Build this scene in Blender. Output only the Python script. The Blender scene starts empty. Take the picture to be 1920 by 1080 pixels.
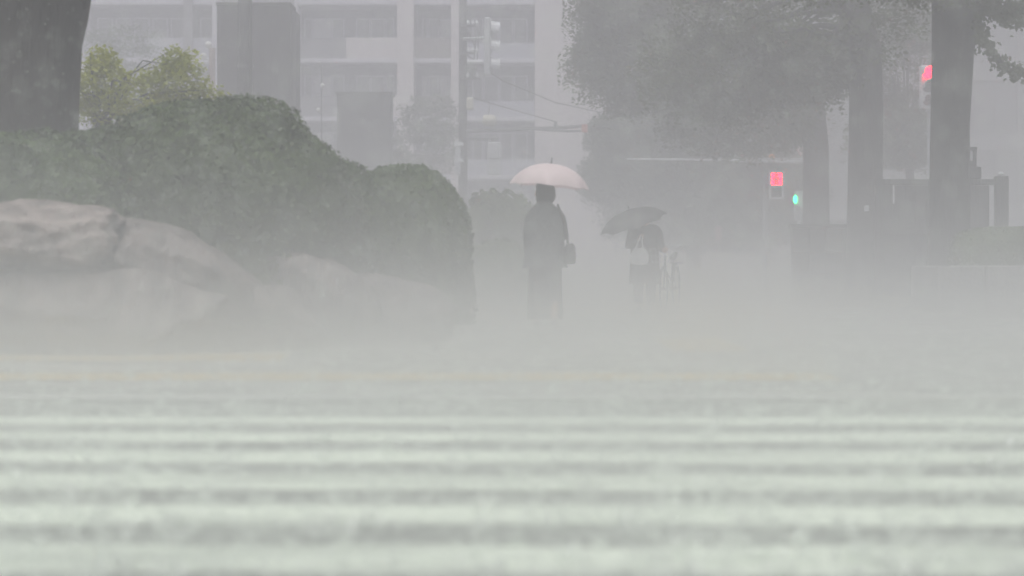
import bpy, bmesh, math, random
from math import sin, cos, pi, radians
from mathutils import Vector, Matrix, noise as mnoise

S = bpy.context.scene
COL = S.collection
R = random.Random(7)

# ------------------------------------------------------------------ camera, light, exposure
F = 3870.0            # focal length in photograph pixels (1920 wide)
HOR = 490.0           # horizon row
CAMZ = 0.75
cam_data = bpy.data.cameras.new('camera')
cam_data.sensor_width = 36.0
cam_data.lens = 36.0 * F / 1920.0
cam_data.shift_y = -(540.0 - HOR) / 1920.0
cam_data.clip_end = 1500.0
cam_data.dof.use_dof = True
cam_data.dof.focus_distance = 48.0
cam_data.dof.aperture_fstop = 2.0
cam = bpy.data.objects.new('camera', cam_data)
cam.location = (0, 0, CAMZ)
cam.rotation_euler = (radians(90), 0, 0)
COL.objects.link(cam)
S.camera = cam

SUN_EL, SUN_AZ = radians(72), radians(200)
world = bpy.data.worlds.new('World')
S.world = world
world.use_nodes = True
wn = world.node_tree
wn.nodes.clear()
w_out = wn.nodes.new('ShaderNodeOutputWorld')
w_bg = wn.nodes.new('ShaderNodeBackground')
w_sky = wn.nodes.new('ShaderNodeTexSky')
w_sky.sky_type = 'NISHITA'
w_sky.sun_disc = False
w_sky.sun_elevation = SUN_EL
w_sky.sun_rotation = SUN_AZ
w_sky.air_density = 1.0
w_sky.dust_density = 6.0
w_sky.ozone_density = 1.0
w_hsv = wn.nodes.new('ShaderNodeHueSaturation')      # rain cloud: nearly colourless sky light
w_hsv.inputs['Saturation'].default_value = 0.10
wn.links.new(w_sky.outputs[0], w_hsv.inputs['Color'])
wn.links.new(w_hsv.outputs[0], w_bg.inputs['Color'])
w_bg.inputs['Strength'].default_value = 0.068
wn.links.new(w_bg.outputs[0], w_out.inputs['Surface'])

sun_data = bpy.data.lights.new('sun', 'SUN')
sun_data.energy = 1.5
sun_data.angle = radians(30)
sun_data.color = (1.0, 0.985, 0.96)
sun = bpy.data.objects.new('sun', sun_data)
sun.rotation_euler = (radians(18), 0, radians(-20))
sun.location = (0, -10, 40)
COL.objects.link(sun)

S.view_settings.view_transform = 'Standard'
S.view_settings.look = 'None'
S.view_settings.gamma = 1.0
S.view_settings.use_curve_mapping = False
S.view_settings.exposure = 0.62
S.render.engine = 'CYCLES'
S.cycles.volume_bounces = 2
S.cycles.max_bounces = 8
S.cycles.diffuse_bounces = 3
S.cycles.glossy_bounces = 3
S.cycles.transmission_bounces = 4
S.cycles.volume_step_rate = 0.085
S.cycles.volume_max_steps = 512
S.cycles.use_denoising = True

# ------------------------------------------------------------------ helpers
def W(px, py, d):
    """point that the photograph shows at pixel (px, py), at distance d"""
    return Vector(((px - 960.0) / F * d, d, CAMZ + (HOR - py) / F * d))

def XP(px, d):
    return (px - 960.0) / F * d

def ZP(py, d):
    return CAMZ + (HOR - py) / F * d

class MB:
    """collects shapes of one mesh in world coordinates"""
    def __init__(self):
        self.v = []
        self.f = []

    def add(self, vs, fs):
        o = len(self.v)
        self.v.extend([tuple(p) for p in vs])
        self.f.extend([tuple(i + o for i in f) for f in fs])
        return self

    def box(self, x0, x1, y0, y1, z0, z1, bev=0.0):
        if bev > 0:
            bm = bmesh.new()
            bmesh.ops.create_cube(bm, size=1.0)
            for v in bm.verts:
                v.co = Vector(((x0 + x1) / 2 + v.co.x * (x1 - x0), (y0 + y1) / 2 + v.co.y * (y1 - y0),
                               (z0 + z1) / 2 + v.co.z * (z1 - z0)))
            bmesh.ops.bevel(bm, geom=bm.edges[:], offset=bev, segments=1, affect='EDGES')
            bm.verts.ensure_lookup_table()
            self.add([v.co for v in bm.verts], [[v.index for v in f.verts] for f in bm.faces])
            bm.free()
            return self
        vs = [(x0, y0, z0), (x1, y0, z0), (x1, y1, z0), (x0, y1, z0), (x0, y0, z1), (x1, y0, z1), (x1, y1, z1), (x0, y1, z1)]
        return self.add(vs, [(3, 2, 1, 0), (4, 5, 6, 7), (0, 1, 5, 4), (1, 2, 6, 5), (2, 3, 7, 6), (3, 0, 4, 7)])

    def tube(self, pts, rad, n=8, caps=True, flat=1.0):
        pts = [Vector(p) for p in pts]
        if not hasattr(rad, '__len__'):
            rad = [rad] * len(pts)
        rings = []
        up = None
        for i, p in enumerate(pts):
            t = (pts[min(i + 1, len(pts) - 1)] - pts[max(i - 1, 0)])
            if t.length < 1e-9:
                t = Vector((0, 0, 1))
            t.normalize()
            if up is None:
                up = t.orthogonal().normalized()
            up = (up - t * up.dot(t))
            if up.length < 1e-6:
                up = t.orthogonal()
            up.normalize()
            s = t.cross(up)
            rings.append([p + (up * cos(2 * pi * k / n) + s * sin(2 * pi * k / n) * flat) * rad[i] for k in range(n)])
        vs = [q for r in rings for q in r]
        fs = []
        for i in range(len(pts) - 1):
            for k in range(n):
                a = i * n + k
                b = i * n + (k + 1) % n
                fs.append((a, b, b + n, a + n))
        if caps:
            fs.append(tuple(range(n - 1, -1, -1)))
            fs.append(tuple(range((len(pts) - 1) * n, len(pts) * n)))
        return self.add(vs, fs)

    def loft(self, rings, caps=True):
        n = len(rings[0])
        vs = [q for r in rings for q in r]
        fs = []
        for i in range(len(rings) - 1):
            for k in range(n):
                a = i * n + k
                b = i * n + (k + 1) % n
                fs.append((a, b, b + n, a + n))
        if caps:
            fs.append(tuple(range(n - 1, -1, -1)))
            fs.append(tuple(range((len(rings) - 1) * n, len(rings) * n)))
        return self.add(vs, fs)

    def ball(self, c, r, n=12, m=8):
        c = Vector(c)
        if not hasattr(r, '__len__'):
            r = (r, r, r)
        vs = [c + Vector((0, 0, -r[2]))]
        for j in range(1, m):
            a = -pi / 2 + pi * j / m
            for k in range(n):
                b = 2 * pi * k / n
                vs.append(c + Vector((r[0] * cos(a) * cos(b), r[1] * cos(a) * sin(b), r[2] * sin(a))))
        vs.append(c + Vector((0, 0, r[2])))
        fs = []
        for k in range(n):
            fs.append((0, 1 + (k + 1) % n, 1 + k))
        for j in range(m - 2):
            for k in range(n):
                a = 1 + j * n + k
                b = 1 + j * n + (k + 1) % n
                fs.append((a, b, b + n, a + n))
        top = len(vs) - 1
        o = 1 + (m - 2) * n
        for k in range(n):
            fs.append((o + k, o + (k + 1) % n, top))
        return self.add(vs, fs)

    def prism(self, outline, y0, y1):
        """outline of (x, z) points, pushed from y0 to y1"""
        n = len(outline)
        vs = [(x, y0, z) for x, z in outline] + [(x, y1, z) for x, z in outline]
        fs = [tuple(range(n)), tuple(range(2 * n - 1, n - 1, -1))]
        for k in range(n):
            j = (k + 1) % n
            fs.append((k, k + n, j + n, j))
        return self.add(vs, fs)

    def leaf(self, p, nrm, size, rnd, asp=0.6):
        nrm = Vector(nrm)
        if nrm.length < 1e-6:
            nrm = Vector((0, 0, 1))
        nrm.normalize()
        u = nrm.orthogonal().normalized()
        a = rnd.uniform(0, 2 * pi)
        w = nrm.cross(u)
        d = u * cos(a) + w * sin(a)
        e = nrm.cross(d)
        p = Vector(p)
        o = len(self.v)
        l = size
        h = size * asp * 0.5
        self.v.extend([tuple(p - d * l * 0.5), tuple(p + e * h + nrm * h * 0.25), tuple(p + d * l * 0.5), tuple(p - e * h + nrm * h * 0.25)])
        self.f.append((o, o + 1, o + 2, o + 3))

def obj(name, mb, mat, parent=None, smooth=False):
    """link one mesh; with a parent it becomes a part (parent roots are unrotated Empties or meshes)"""
    me = bpy.data.meshes.new(name)
    off = Vector((0, 0, 0))
    q = parent
    while q is not None:
        off += q.location
        q = q.parent
    me.from_pydata([(x - off.x, y - off.y, z - off.z) for x, y, z in mb.v], [], mb.f)
    me.update()
    if smooth:
        me.polygons.foreach_set('use_smooth', [True] * len(me.polygons))
    if mat is not None:
        me.materials.append(mat)
    o = bpy.data.objects.new(name, me)
    COL.objects.link(o)
    if parent is not None:
        o.parent = parent
    return o

def tag(o, label, cat, group=None):
    o['label'] = label
    o['category'] = cat
    if group:
        o['group'] = group
    return o

def thing(name, label, cat, loc, group=None):
    o = bpy.data.objects.new(name, None)
    o.empty_display_size = 0.3
    o.location = loc
    COL.objects.link(o)
    return tag(o, label, cat, group)

def struct(name, mb, mat, smooth=False):
    o = obj(name, mb, mat, None, smooth)
    o['kind'] = 'structure'
    return o

def copypart(src, parent, dx=0, dy=0, dz=0):
    o = src.copy()
    COL.objects.link(o)
    o.parent = parent
    o.location = (src.location.x + dx, src.location.y + dy, src.location.z + dz)
    return o

# ------------------------------------------------------------------ materials
def mat(name, c1, c2=None, scale=4.0, rough=0.7, bump=0.0, bscale=30.0, detail=5.0, stretch=(1, 1, 1),
        metallic=0.0, coat=0.0, rough2=None, lo=0.35, hi=0.65, spec=0.5):
    m = bpy.data.materials.new(name)
    m.use_nodes = True
    nt = m.node_tree
    b = nt.nodes['Principled BSDF']
    b.inputs['Roughness'].default_value = rough
    b.inputs['Metallic'].default_value = metallic
    b.inputs['Coat Weight'].default_value = coat
    b.inputs['Coat Roughness'].default_value = 0.12
    b.inputs['Specular IOR Level'].default_value = spec
    tc = nt.nodes.new('ShaderNodeTexCoord')
    mp = nt.nodes.new('ShaderNodeMapping')
    mp.inputs['Scale'].default_value = stretch
    nt.links.new(tc.outputs['Object'], mp.inputs['Vector'])
    ns = nt.nodes.new('ShaderNodeTexNoise')
    ns.inputs['Scale'].default_value = scale
    ns.inputs['Detail'].default_value = detail
    nt.links.new(mp.outputs[0], ns.inputs['Vector'])
    rp = nt.nodes.new('ShaderNodeValToRGB')
    c2 = c2 or tuple(min(1, x * 1.35) for x in c1)
    rp.color_ramp.elements[0].position = lo
    rp.color_ramp.elements[1].position = hi
    rp.color_ramp.elements[0].color = (*c1, 1)
    rp.color_ramp.elements[1].color = (*c2, 1)
    nt.links.new(ns.outputs['Fac'], rp.inputs['Fac'])
    nt.links.new(rp.outputs['Color'], b.inputs['Base Color'])
    if rough2 is not None:
        mr = nt.nodes.new('ShaderNodeMapRange')
        mr.inputs['From Min'].default_value = lo
        mr.inputs['From Max'].default_value = hi
        mr.inputs['To Min'].default_value = rough
        mr.inputs['To Max'].default_value = rough2
        nt.links.new(ns.outputs['Fac'], mr.inputs['Value'])
        nt.links.new(mr.outputs[0], b.inputs['Roughness'])
    if bump > 0:
        n2 = nt.nodes.new('ShaderNodeTexNoise')
        n2.inputs['Scale'].default_value = bscale
        n2.inputs['Detail'].default_value = 6.0
        nt.links.new(mp.outputs[0], n2.inputs['Vector'])
        bp = nt.nodes.new('ShaderNodeBump')
        bp.inputs['Strength'].default_value = bump
        bp.inputs['Distance'].default_value = 0.05
        nt.links.new(n2.outputs['Fac'], bp.inputs['Height'])
        nt.links.new(bp.outputs['Normal'], b.inputs['Normal'])
    return m

def leafmat(name, c1, c2, scale=1.2, trans=0.35, c3=None):
    m = bpy.data.materials.new(name)
    m.use_nodes = True
    nt = m.node_tree
    b = nt.nodes['Principled BSDF']
    out = nt.nodes['Material Output']
    b.inputs['Roughness'].default_value = 0.45
    b.inputs['Specular IOR Level'].default_value = 0.3
    tc = nt.nodes.new('ShaderNodeTexCoord')
    ns = nt.nodes.new('ShaderNodeTexNoise')
    ns.inputs['Scale'].default_value = scale
    ns.inputs['Detail'].default_value = 8.0
    ns.inputs['Roughness'].default_value = 0.7
    nt.links.new(tc.outputs['Object'], ns.inputs['Vector'])
    rp = nt.nodes.new('ShaderNodeValToRGB')
    rp.color_ramp.elements[0].position = 0.33
    rp.color_ramp.elements[1].position = 0.66
    rp.color_ramp.elements[0].color = (*c1, 1)
    rp.color_ramp.elements[1].color = (*c2, 1)
    if c3:
        e = rp.color_ramp.elements.new(0.72)
        e.color = (*c3, 1)
    nt.links.new(ns.outputs['Fac'], rp.inputs['Fac'])
    nt.links.new(rp.outputs['Color'], b.inputs['Base Color'])
    tr = nt.nodes.new('ShaderNodeBsdfTranslucent')
    nt.links.new(rp.outputs['Color'], tr.inputs['Color'])
    mx = nt.nodes.new('ShaderNodeMixShader')
    mx.inputs[0].default_value = trans
    nt.links.new(b.outputs[0], mx.inputs[1])
    nt.links.new(tr.outputs[0], mx.inputs[2])
    nt.links.new(mx.outputs[0], out.inputs['Surface'])
    return m

def emit(name, col, strength):
    m = bpy.data.materials.new(name)
    m.use_nodes = True
    b = m.node_tree.nodes['Principled BSDF']
    b.inputs['Base Color'].default_value = (*[c * 0.3 for c in col], 1)
    b.inputs['Emission Color'].default_value = (*col, 1)
    b.inputs['Emission Strength'].default_value = strength
    return m

def glassmat(name, col, rough=0.1):
    m = mat(name, col, tuple(c * 1.1 for c in col), 0.7, rough, spec=0.8)
    return m

M = {}
M['asphalt'] = mat('wet asphalt', (0.085, 0.095, 0.085), (0.26, 0.29, 0.255), 2.2, 0.08, 0.2, 22, 7, (0.7, 1.6, 1), rough2=0.35)
M['paint'] = mat('worn white road paint', (0.44, 0.50, 0.42), (0.80, 0.89, 0.75), 1.4, 0.35, 0.25, 18, 8, (0.5, 2.4, 1), rough2=0.55, lo=0.30, hi=0.52, spec=0.25)
M['paving'] = mat('wet paving', (0.20, 0.20, 0.19), (0.32, 0.31, 0.29), 0.8, 0.15, 0.3, 14, 7, rough2=0.4)
M['ground'] = mat('wet ground', (0.16, 0.16, 0.14), (0.22, 0.22, 0.20), 0.3, 0.5, 0.2)
M['kerb'] = mat('granite kerb', (0.36, 0.36, 0.34), (0.48, 0.47, 0.45), 9, 0.35, 0.2, 60)
M['tactile'] = mat('yellow tactile paving', (0.50, 0.33, 0.06), (0.62, 0.43, 0.10), 3, 0.3, 0.2, 40)
M['splash'] = mat('splashing water', (0.76, 0.82, 0.75), (0.84, 0.89, 0.83), 9, 0.12, spec=0.6)
M['rock'] = mat('pinkish granite boulder', (0.11, 0.090, 0.082), (0.30, 0.25, 0.228), 5.0, 0.6, 1.0, 16, 11, (1, 1, 0.7), lo=0.33, hi=0.68)
M['rock_b'] = mat('grey granite boulder', (0.07, 0.061, 0.057), (0.175, 0.150, 0.139), 4.2, 0.55, 0.9, 11, 9, (1.6, 1, 0.5))
M['soil'] = mat('planting soil', (0.05, 0.045, 0.03), (0.09, 0.08, 0.05), 3, 0.9, 0.4)
M['bark'] = mat('dark wet bark', (0.014, 0.012, 0.012), (0.042, 0.036, 0.035), 3.5, 0.75, 0.9, 7, 8, (1, 1, 0.25))
M['bark_b'] = mat('grey wet bark', (0.035, 0.033, 0.032), (0.075, 0.07, 0.068), 4.5, 0.75, 0.8, 9, 8, (1, 1, 0.25))
M['azalea'] = leafmat('clipped azalea leaves', (0.018, 0.038, 0.006), (0.062, 0.108, 0.016), 1.3, 0.2)
M['azalea_b'] = leafmat('clipped azalea leaves with brown tips', (0.018, 0.034, 0.006), (0.055, 0.092, 0.014), 1.1, 0.2, (0.150, 0.070, 0.035))
M['hedge'] = leafmat('hedge leaves', (0.055, 0.085, 0.022), (0.115, 0.160, 0.045), 1.5, 0.2)
M['yellowleaf'] = leafmat('yellow green leaves', (0.16, 0.20, 0.015), (0.46, 0.48, 0.04), 1.1, 0.45)
M['paleleaf'] = leafmat('pale green leaves', (0.06, 0.10, 0.05), (0.12, 0.18, 0.08), 0.9, 0.4)
M['darkleaf'] = leafmat('dark street tree leaves', (0.060, 0.078, 0.030), (0.125, 0.155, 0.050), 0.55, 0.45, (0.26, 0.28, 0.06))
M['midleaf'] = leafmat('mid green leaves', (0.045, 0.07, 0.03), (0.09, 0.125, 0.05), 0.7, 0.35)
M['grass'] = leafmat('lawn', (0.08, 0.13, 0.04), (0.14, 0.20, 0.07), 0.9, 0.3)
M['conc_dark'] = mat('dark grey concrete', (0.034, 0.032, 0.034), (0.050, 0.048, 0.049), 1.1, 0.7, 0.2, 8, 6, (1, 1, 0.3))
M['conc_pole'] = mat('concrete pole', (0.06, 0.06, 0.063), (0.09, 0.09, 0.095), 3, 0.7, 0.1, 20, 5, (1, 1, 0.2))
M['bld_wall'] = mat('grey tiled wall', (0.23, 0.225, 0.275), (0.29, 0.285, 0.34), 0.6, 0.7)
M['bld_left'] = mat('pale lilac panel', (0.44, 0.44, 0.54), (0.50, 0.50, 0.60), 0.5, 0.5)
M['bld_light'] = mat('cream wall', (0.68, 0.62, 0.65), (0.76, 0.70, 0.72), 0.5, 0.7, 0.05)
M['bld_slab'] = mat('pale slab edge', (0.66, 0.64, 0.74), (0.74, 0.72, 0.81), 0.6, 0.7)
M['bld_brown'] = mat('brownish parapet', (0.19, 0.16, 0.165), (0.24, 0.20, 0.205), 0.7, 0.7)
M['bld_rail'] = mat('grey railing', (0.22, 0.215, 0.25), (0.27, 0.265, 0.29), 0.7, 0.5)
M['bld_far'] = mat('plain grey cladding', (0.25, 0.25, 0.265), (0.30, 0.30, 0.315), 0.3, 0.6)
M['bld_band'] = mat('grey spandrel band', (0.31, 0.31, 0.32), (0.36, 0.36, 0.37), 0.4, 0.6)
M['glass'] = glassmat('window glass', (0.28, 0.285, 0.32))
M['curtain'] = mat('pale curtain behind glass', (0.80, 0.80, 0.85), (0.88, 0.88, 0.90), 2, 0.3, 0, 30, 3, (6, 1, 0.2))
M['white'] = mat('white enamel', (0.70, 0.72, 0.76), (0.80, 0.82, 0.84), 6, 0.35)
M['palemetal'] = mat('pale galvanised steel', (0.50, 0.52, 0.55), (0.62, 0.64, 0.66), 7, 0.4)
M['greymetal'] = mat('grey steel', (0.13, 0.13, 0.14), (0.19, 0.19, 0.20), 6, 0.5)
M['darkmetal'] = mat('dark steel', (0.03, 0.03, 0.032), (0.05, 0.05, 0.052), 6, 0.5)
M['cream'] = mat('cream enamel box', (0.62, 0.60, 0.50), (0.70, 0.68, 0.58), 6, 0.4)
M['redpaint'] = mat('red orange paint', (0.50, 0.12, 0.08), (0.58, 0.17, 0.11), 6, 0.4)
M['brownpost'] = mat('reddish brown post', (0.22, 0.14, 0.12), (0.28, 0.18, 0.15), 6, 0.6)
M['timber'] = mat('dark stained timber', (0.045, 0.043, 0.045), (0.085, 0.080, 0.080), 4, 0.6, 0.5, 14, 6, (3, 3, 0.2))
M['darkstone'] = mat('dark stone', (0.07, 0.07, 0.068), (0.11, 0.11, 0.105), 3, 0.6, 0.5, 12)
M['stone'] = mat('grey planter stone', (0.20, 0.20, 0.195), (0.30, 0.295, 0.285), 4, 0.5, 0.5, 18)
M['redlamp'] = emit('lit red lens', (1.0, 0.0, 0.012), 26.0)
M['redfigure'] = emit('deep red figure', (0.70, 0.0, 0.02), 1.0)
M['greenlamp'] = emit('lit green lens', (0.0, 1.0, 0.22), 16.0)
M['orangelamp'] = emit('lit orange lamp', (1.0, 0.38, 0.10), 0.9)
M['darklens'] = mat('unlit lens', (0.22, 0.22, 0.23), (0.28, 0.28, 0.29), 8, 0.3)
M['globe'] = mat('opal globe', (0.78, 0.78, 0.76), (0.86, 0.86, 0.84), 8, 0.25)
M['skin'] = mat('skin', (0.46, 0.30, 0.22), (0.54, 0.36, 0.27), 12, 0.5)
M['hair'] = mat('dark hair', (0.010, 0.009, 0.009), (0.022, 0.019, 0.018), 20, 0.45, 0.5, 40, 5, (4, 4, 0.4))
M['coat'] = mat('dark charcoal coat', (0.085, 0.092, 0.096), (0.12, 0.128, 0.132), 5, 0.8, 0.5, 9)
M['trousers'] = mat('dark trousers', (0.070, 0.075, 0.080), (0.095, 0.10, 0.105), 5, 0.8, 0.5, 9)
M['shoe'] = mat('black shoes', (0.012, 0.012, 0.012), (0.03, 0.03, 0.03), 9, 0.3)
M['leather'] = mat('dark bag leather', (0.022, 0.021, 0.024), (0.04, 0.038, 0.042), 9, 0.4)
M['jacket'] = mat('dark jacket', (0.020, 0.020, 0.022), (0.038, 0.038, 0.04), 5, 0.8, 0.5, 9)
M['plasticbag'] = leafmat('thin white plastic bag', (0.74, 0.76, 0.77), (0.86, 0.87, 0.88), 7, 0.3)
M['pinkcloth'] = leafmat('pale pink umbrella cloth', (0.86, 0.73, 0.745), (0.90, 0.78, 0.79), 3, 0.45)
M['blackcloth'] = mat('black umbrella cloth', (0.022, 0.022, 0.024), (0.035, 0.035, 0.037), 4, 0.5)
M['rubber'] = mat('tyre rubber', (0.012, 0.012, 0.012), (0.025, 0.025, 0.025), 9, 0.7)
M['pinksign'] = mat('pale pink sign plate', (0.66, 0.50, 0.50), (0.74, 0.60, 0.60), 5, 0.4)

# ------------------------------------------------------------------ ground, road, pavement
ROT = radians(-0.8)
def turned(mb, ang=ROT, c=(0, 7.4)):
    out = []
    for x, y, z in mb.v:
        dx, dy = x - c[0], y - c[1]
        out.append((c[0] + dx * cos(ang) - dy * sin(ang), c[1] + dx * sin(ang) + dy * cos(ang), z))
    mb.v = out
    return mb

ground = struct('ground', MB().add([(-160, -30, -0.13), (160, -30, -0.13), (160, 165, -0.13), (-160, 165, -0.13)], [(0, 1, 2, 3)]), M['ground'])
road = struct('road', MB().box(-158, 158, -20, 11.0, -0.12, 0.0), M['asphalt'])
# zebra stripes: worn edges, one part each
for k in range(6):
    y0 = 4.92 + 0.9 * k
    y1 = y0 + 0.48
    n = 90
    vs, fs = [], []
    for i in range(n + 1):
        x = -4.2 + 8.4 * i / n
        a = 0.05 * mnoise.noise(Vector((x * 1.7, k * 7.7, 0.3))) + 0.03 * mnoise.noise(Vector((x * 11, k * 3.3, 2.1)))
        b = 0.05 * mnoise.noise(Vector((x * 1.7, k * 7.7, 9.3))) + 0.03 * mnoise.noise(Vector((x * 11, k * 3.3, 5.1)))
        vs += [(x, y0 + a, 0.004), (x, y1 + b, 0.004)]
    for i in range(n):
        fs.append((2 * i, 2 * i + 2, 2 * i + 3, 2 * i + 1))
    mb = MB().add(vs, fs)
    obj('zebra_stripe', turned(mb), M['paint'], road)

pavement = struct('pavement', MB().box(-158, 158, 11.16, 56.0, -0.12, 0.026), M['paving'])
side_road = struct('side_road', MB().box(-158, 158, 56.0, 72.0, -0.12, 0.0), M['asphalt'])
far_pavement = struct('far_pavement', MB().box(-158, 158, 72.0, 160.0, -0.12, 0.026), M['paving'])
kb = struct('kerb', MB().box(-158, 158, 11.0, 11.16, -0.12, -0.004), M['kerb'])
kmesh = None
for k in range(16):
    x0 = -4.8 + 0.6 * k
    if kmesh is None:
        kmesh = obj('kerb_stone', MB().box(x0 + 0.004, x0 + 0.596, 11.0, 11.156, -0.003, 0.030, 0.008), M['kerb'], kb)
        kx = x0
    else:
        copypart(kmesh, kb, x0 - kx)

# tactile paving: tiles with raised domes, one part each
def tile_mb(x0, y0, s=0.296):
    mb = MB().box(x0, x0 + s, y0, y0 + s, 0.027, 0.036, 0.002)
    for i in range(5):
        for j in range(5):
            cx = x0 + s * (i + 0.5) / 5
            cy = y0 + s * (j + 0.5) / 5
            ring0 = [(cx + 0.013 * cos(a), cy + 0.013 * sin(a), 0.0365) for a in (0, 1.57, 3.14, 4.71)]
            ring1 = [(cx + 0.008 * cos(a), cy + 0.008 * sin(a), 0.041) for a in (0, 1.57, 3.14, 4.71)]
            mb.loft([ring0, ring1])
    return mb
proto = None
def put_tile(x, y):
    global proto, px0, py0
    if proto is None:
        proto = obj('tactile_tile', tile_mb(x, y), M['tactile'], pavement)
        px0, py0 = x, y
    else:
        copypart(proto, pavement, x - px0, y - py0)
for i in range(21):
    for j in range(2):
        put_tile(-4.3 + 0.3 * i, 12.55 + 0.3 * j)
for i in range(10):
    for j in range(3):
        put_tile(-4.7 + 0.3 * i, 15.0 + 0.3 * j)
for j in range(8):
    for i in range(2):
        put_tile(1.30 + 0.3 * i, 16.6 + 0.3 * j)

# ------------------------------------------------------------------ haze: spray that thickens towards the ground
hz = MB().box(-165, 165, -35, 170, -1.2, 22)
haze = obj('haze', hz, None)
haze['kind'] = 'stuff'
hm = bpy.data.materials.new('haze')
hm.use_nodes = True
nt = hm.node_tree
nt.nodes.clear()
ho = nt.nodes.new('ShaderNodeOutputMaterial')
pv = nt.nodes.new('ShaderNodeVolumePrincipled')
pv.inputs['Color'].default_value = (0.920, 0.918, 0.945, 1)
pv.inputs['Anisotropy'].default_value = 0.4
geo = nt.nodes.new('ShaderNodeNewGeometry')
sep = nt.nodes.new('ShaderNodeSeparateXYZ')
nt.links.new(geo.outputs['Position'], sep.inputs[0])
def mth(op, a, b=None):
    n = nt.nodes.new('ShaderNodeMath')
    n.operation = op
    for i, q in enumerate((a, b)):
        if q is None:
            continue
        if hasattr(q, 'node'):
            nt.links.new(q, n.inputs[i])
        else:
            n.inputs[i].default_value = q
    return n.outputs[0]
HZ_LOW, HZ_H = 0.38, 0.39      # per metre: extra at the ground, its scale height
e = mth('POWER', math.e, mth('MULTIPLY', mth('MAXIMUM', sep.outputs['Z'], 0.0), -1.0 / HZ_H))
fall = nt.nodes.new('ShaderNodeMapRange')          # the spray is thickest over the flooded road, thinner on the pavement beyond
fall.inputs['From Min'].default_value = 15.0
fall.inputs['From Max'].default_value = 27.0
fall.inputs['To Min'].default_value = HZ_LOW
fall.inputs['To Max'].default_value = HZ_LOW * 0.18
nt.links.new(sep.outputs['Y'], fall.inputs['Value'])
veil = nt.nodes.new('ShaderNodeValToRGB')          # haze belt added at mid distance, shaped to lighten the trees there
yn = mth('MULTIPLY', sep.outputs['Y'], 0.01)
el = veil.color_ramp.elements
for k, (yy, dd) in enumerate(((18, .0046), (28, .036), (46, .036), (58, .008))):
    q = el[k] if k < 2 else el.new(yy / 100.0)
    q.position = yy / 100.0
    q.color = (dd, dd, dd, 1)
nt.links.new(yn, veil.inputs['Fac'])
pn = nt.nodes.new('ShaderNodeTexNoise')             # drifting, patchy spray
pn.inputs['Scale'].default_value = 0.42
pn.inputs['Detail'].default_value = 0.0
nt.links.new(geo.outputs['Position'], pn.inputs['Vector'])
patch = mth('MAXIMUM', mth('ADD', mth('MULTIPLY', pn.outputs['Fac'], 2.6), -0.3), 0.1)
e = mth('MULTIPLY', e, patch)
den = mth('ADD', mth('MULTIPLY', e, fall.outputs[0]), veil.outputs['Color'])
nt.links.new(den, pv.inputs['Density'])
hc = nt.nodes.new('ShaderNodeMix')                  # colour cast painted into the haze: greenish white low, bluish higher up
hc.data_type = 'RGBA'
hc.inputs['A'].default_value = (0.910, 0.906, 0.952, 1)
hc.inputs['B'].default_value = (0.922, 0.932, 0.918, 1)
nt.links.new(mth('MINIMUM', mth('MULTIPLY', e, 2.0), 1.0), hc.inputs['Factor'])
nt.links.new(hc.outputs['Result'], pv.inputs['Color'])
nt.links.new(pv.outputs[0], ho.inputs['Volume'])
haze.data.materials.append(hm)

# ------------------------------------------------------------------ apartment building (100 m away)
def bx(px): return XP(px, 100.0)
def bz(py): return ZP(py, 100.0)
apt = thing('apartment_building', 'pale apartment block with recessed balconies and cream pillars beyond the poles', 'building', (bx(600), 100, 0))
ST = 2.815
U = [bz(444) + ST * k for k in range(6)]       # undersides of the balcony slabs
ROOF = U[5] + 1.0
# left wing: 120..407, right wing: 555..1000, end wall: 1000..1260
obj('wall', MB().box(bx(-60), bx(407), 101.6, 111, 0, ROOF), M['bld_wall'], apt)
obj('wall', MB().box(bx(407) + .003, bx(1003), 101.9, 111, 0, ROOF), M['bld_wall'], apt)
endw = obj('end_wall', MB().box(bx(1003) + .003, bx(1260), 99.9, 111, 0, ROOF + .4), M['bld_light'], apt)
obj('roof', MB().box(bx(-60) - .3, bx(1003), 99.6, 111.3, ROOF + .003, ROOF + 0.3), M['bld_slab'], apt)
pil = []
for a, b in ((745, 776), (846, 864)):
    obj('pillar', MB().box(bx(a), bx(b), 99.75, 101.89, 0, ROOF - .003), M['bld_light'], apt)
obj('pillar', MB().box(bx(399), bx(407) - .003, 99.8, 101.59, 0, ROOF - .003), M['bld_slab'], apt)
obj('pillar', MB().box(bx(345), bx(362), 99.8, 101.59, 0, ROOF - .003), M['bld_rail'], apt)
obj('pillar', MB().box(bx(553), bx(558), 99.8, 101.89, 0, ROOF - .003), M['bld_slab'], apt)
obj('pillar', MB().box(bx(152), bx(158), 99.8, 101.59, 0, ROOF - .003), M['bld_slab'], apt)
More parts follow.
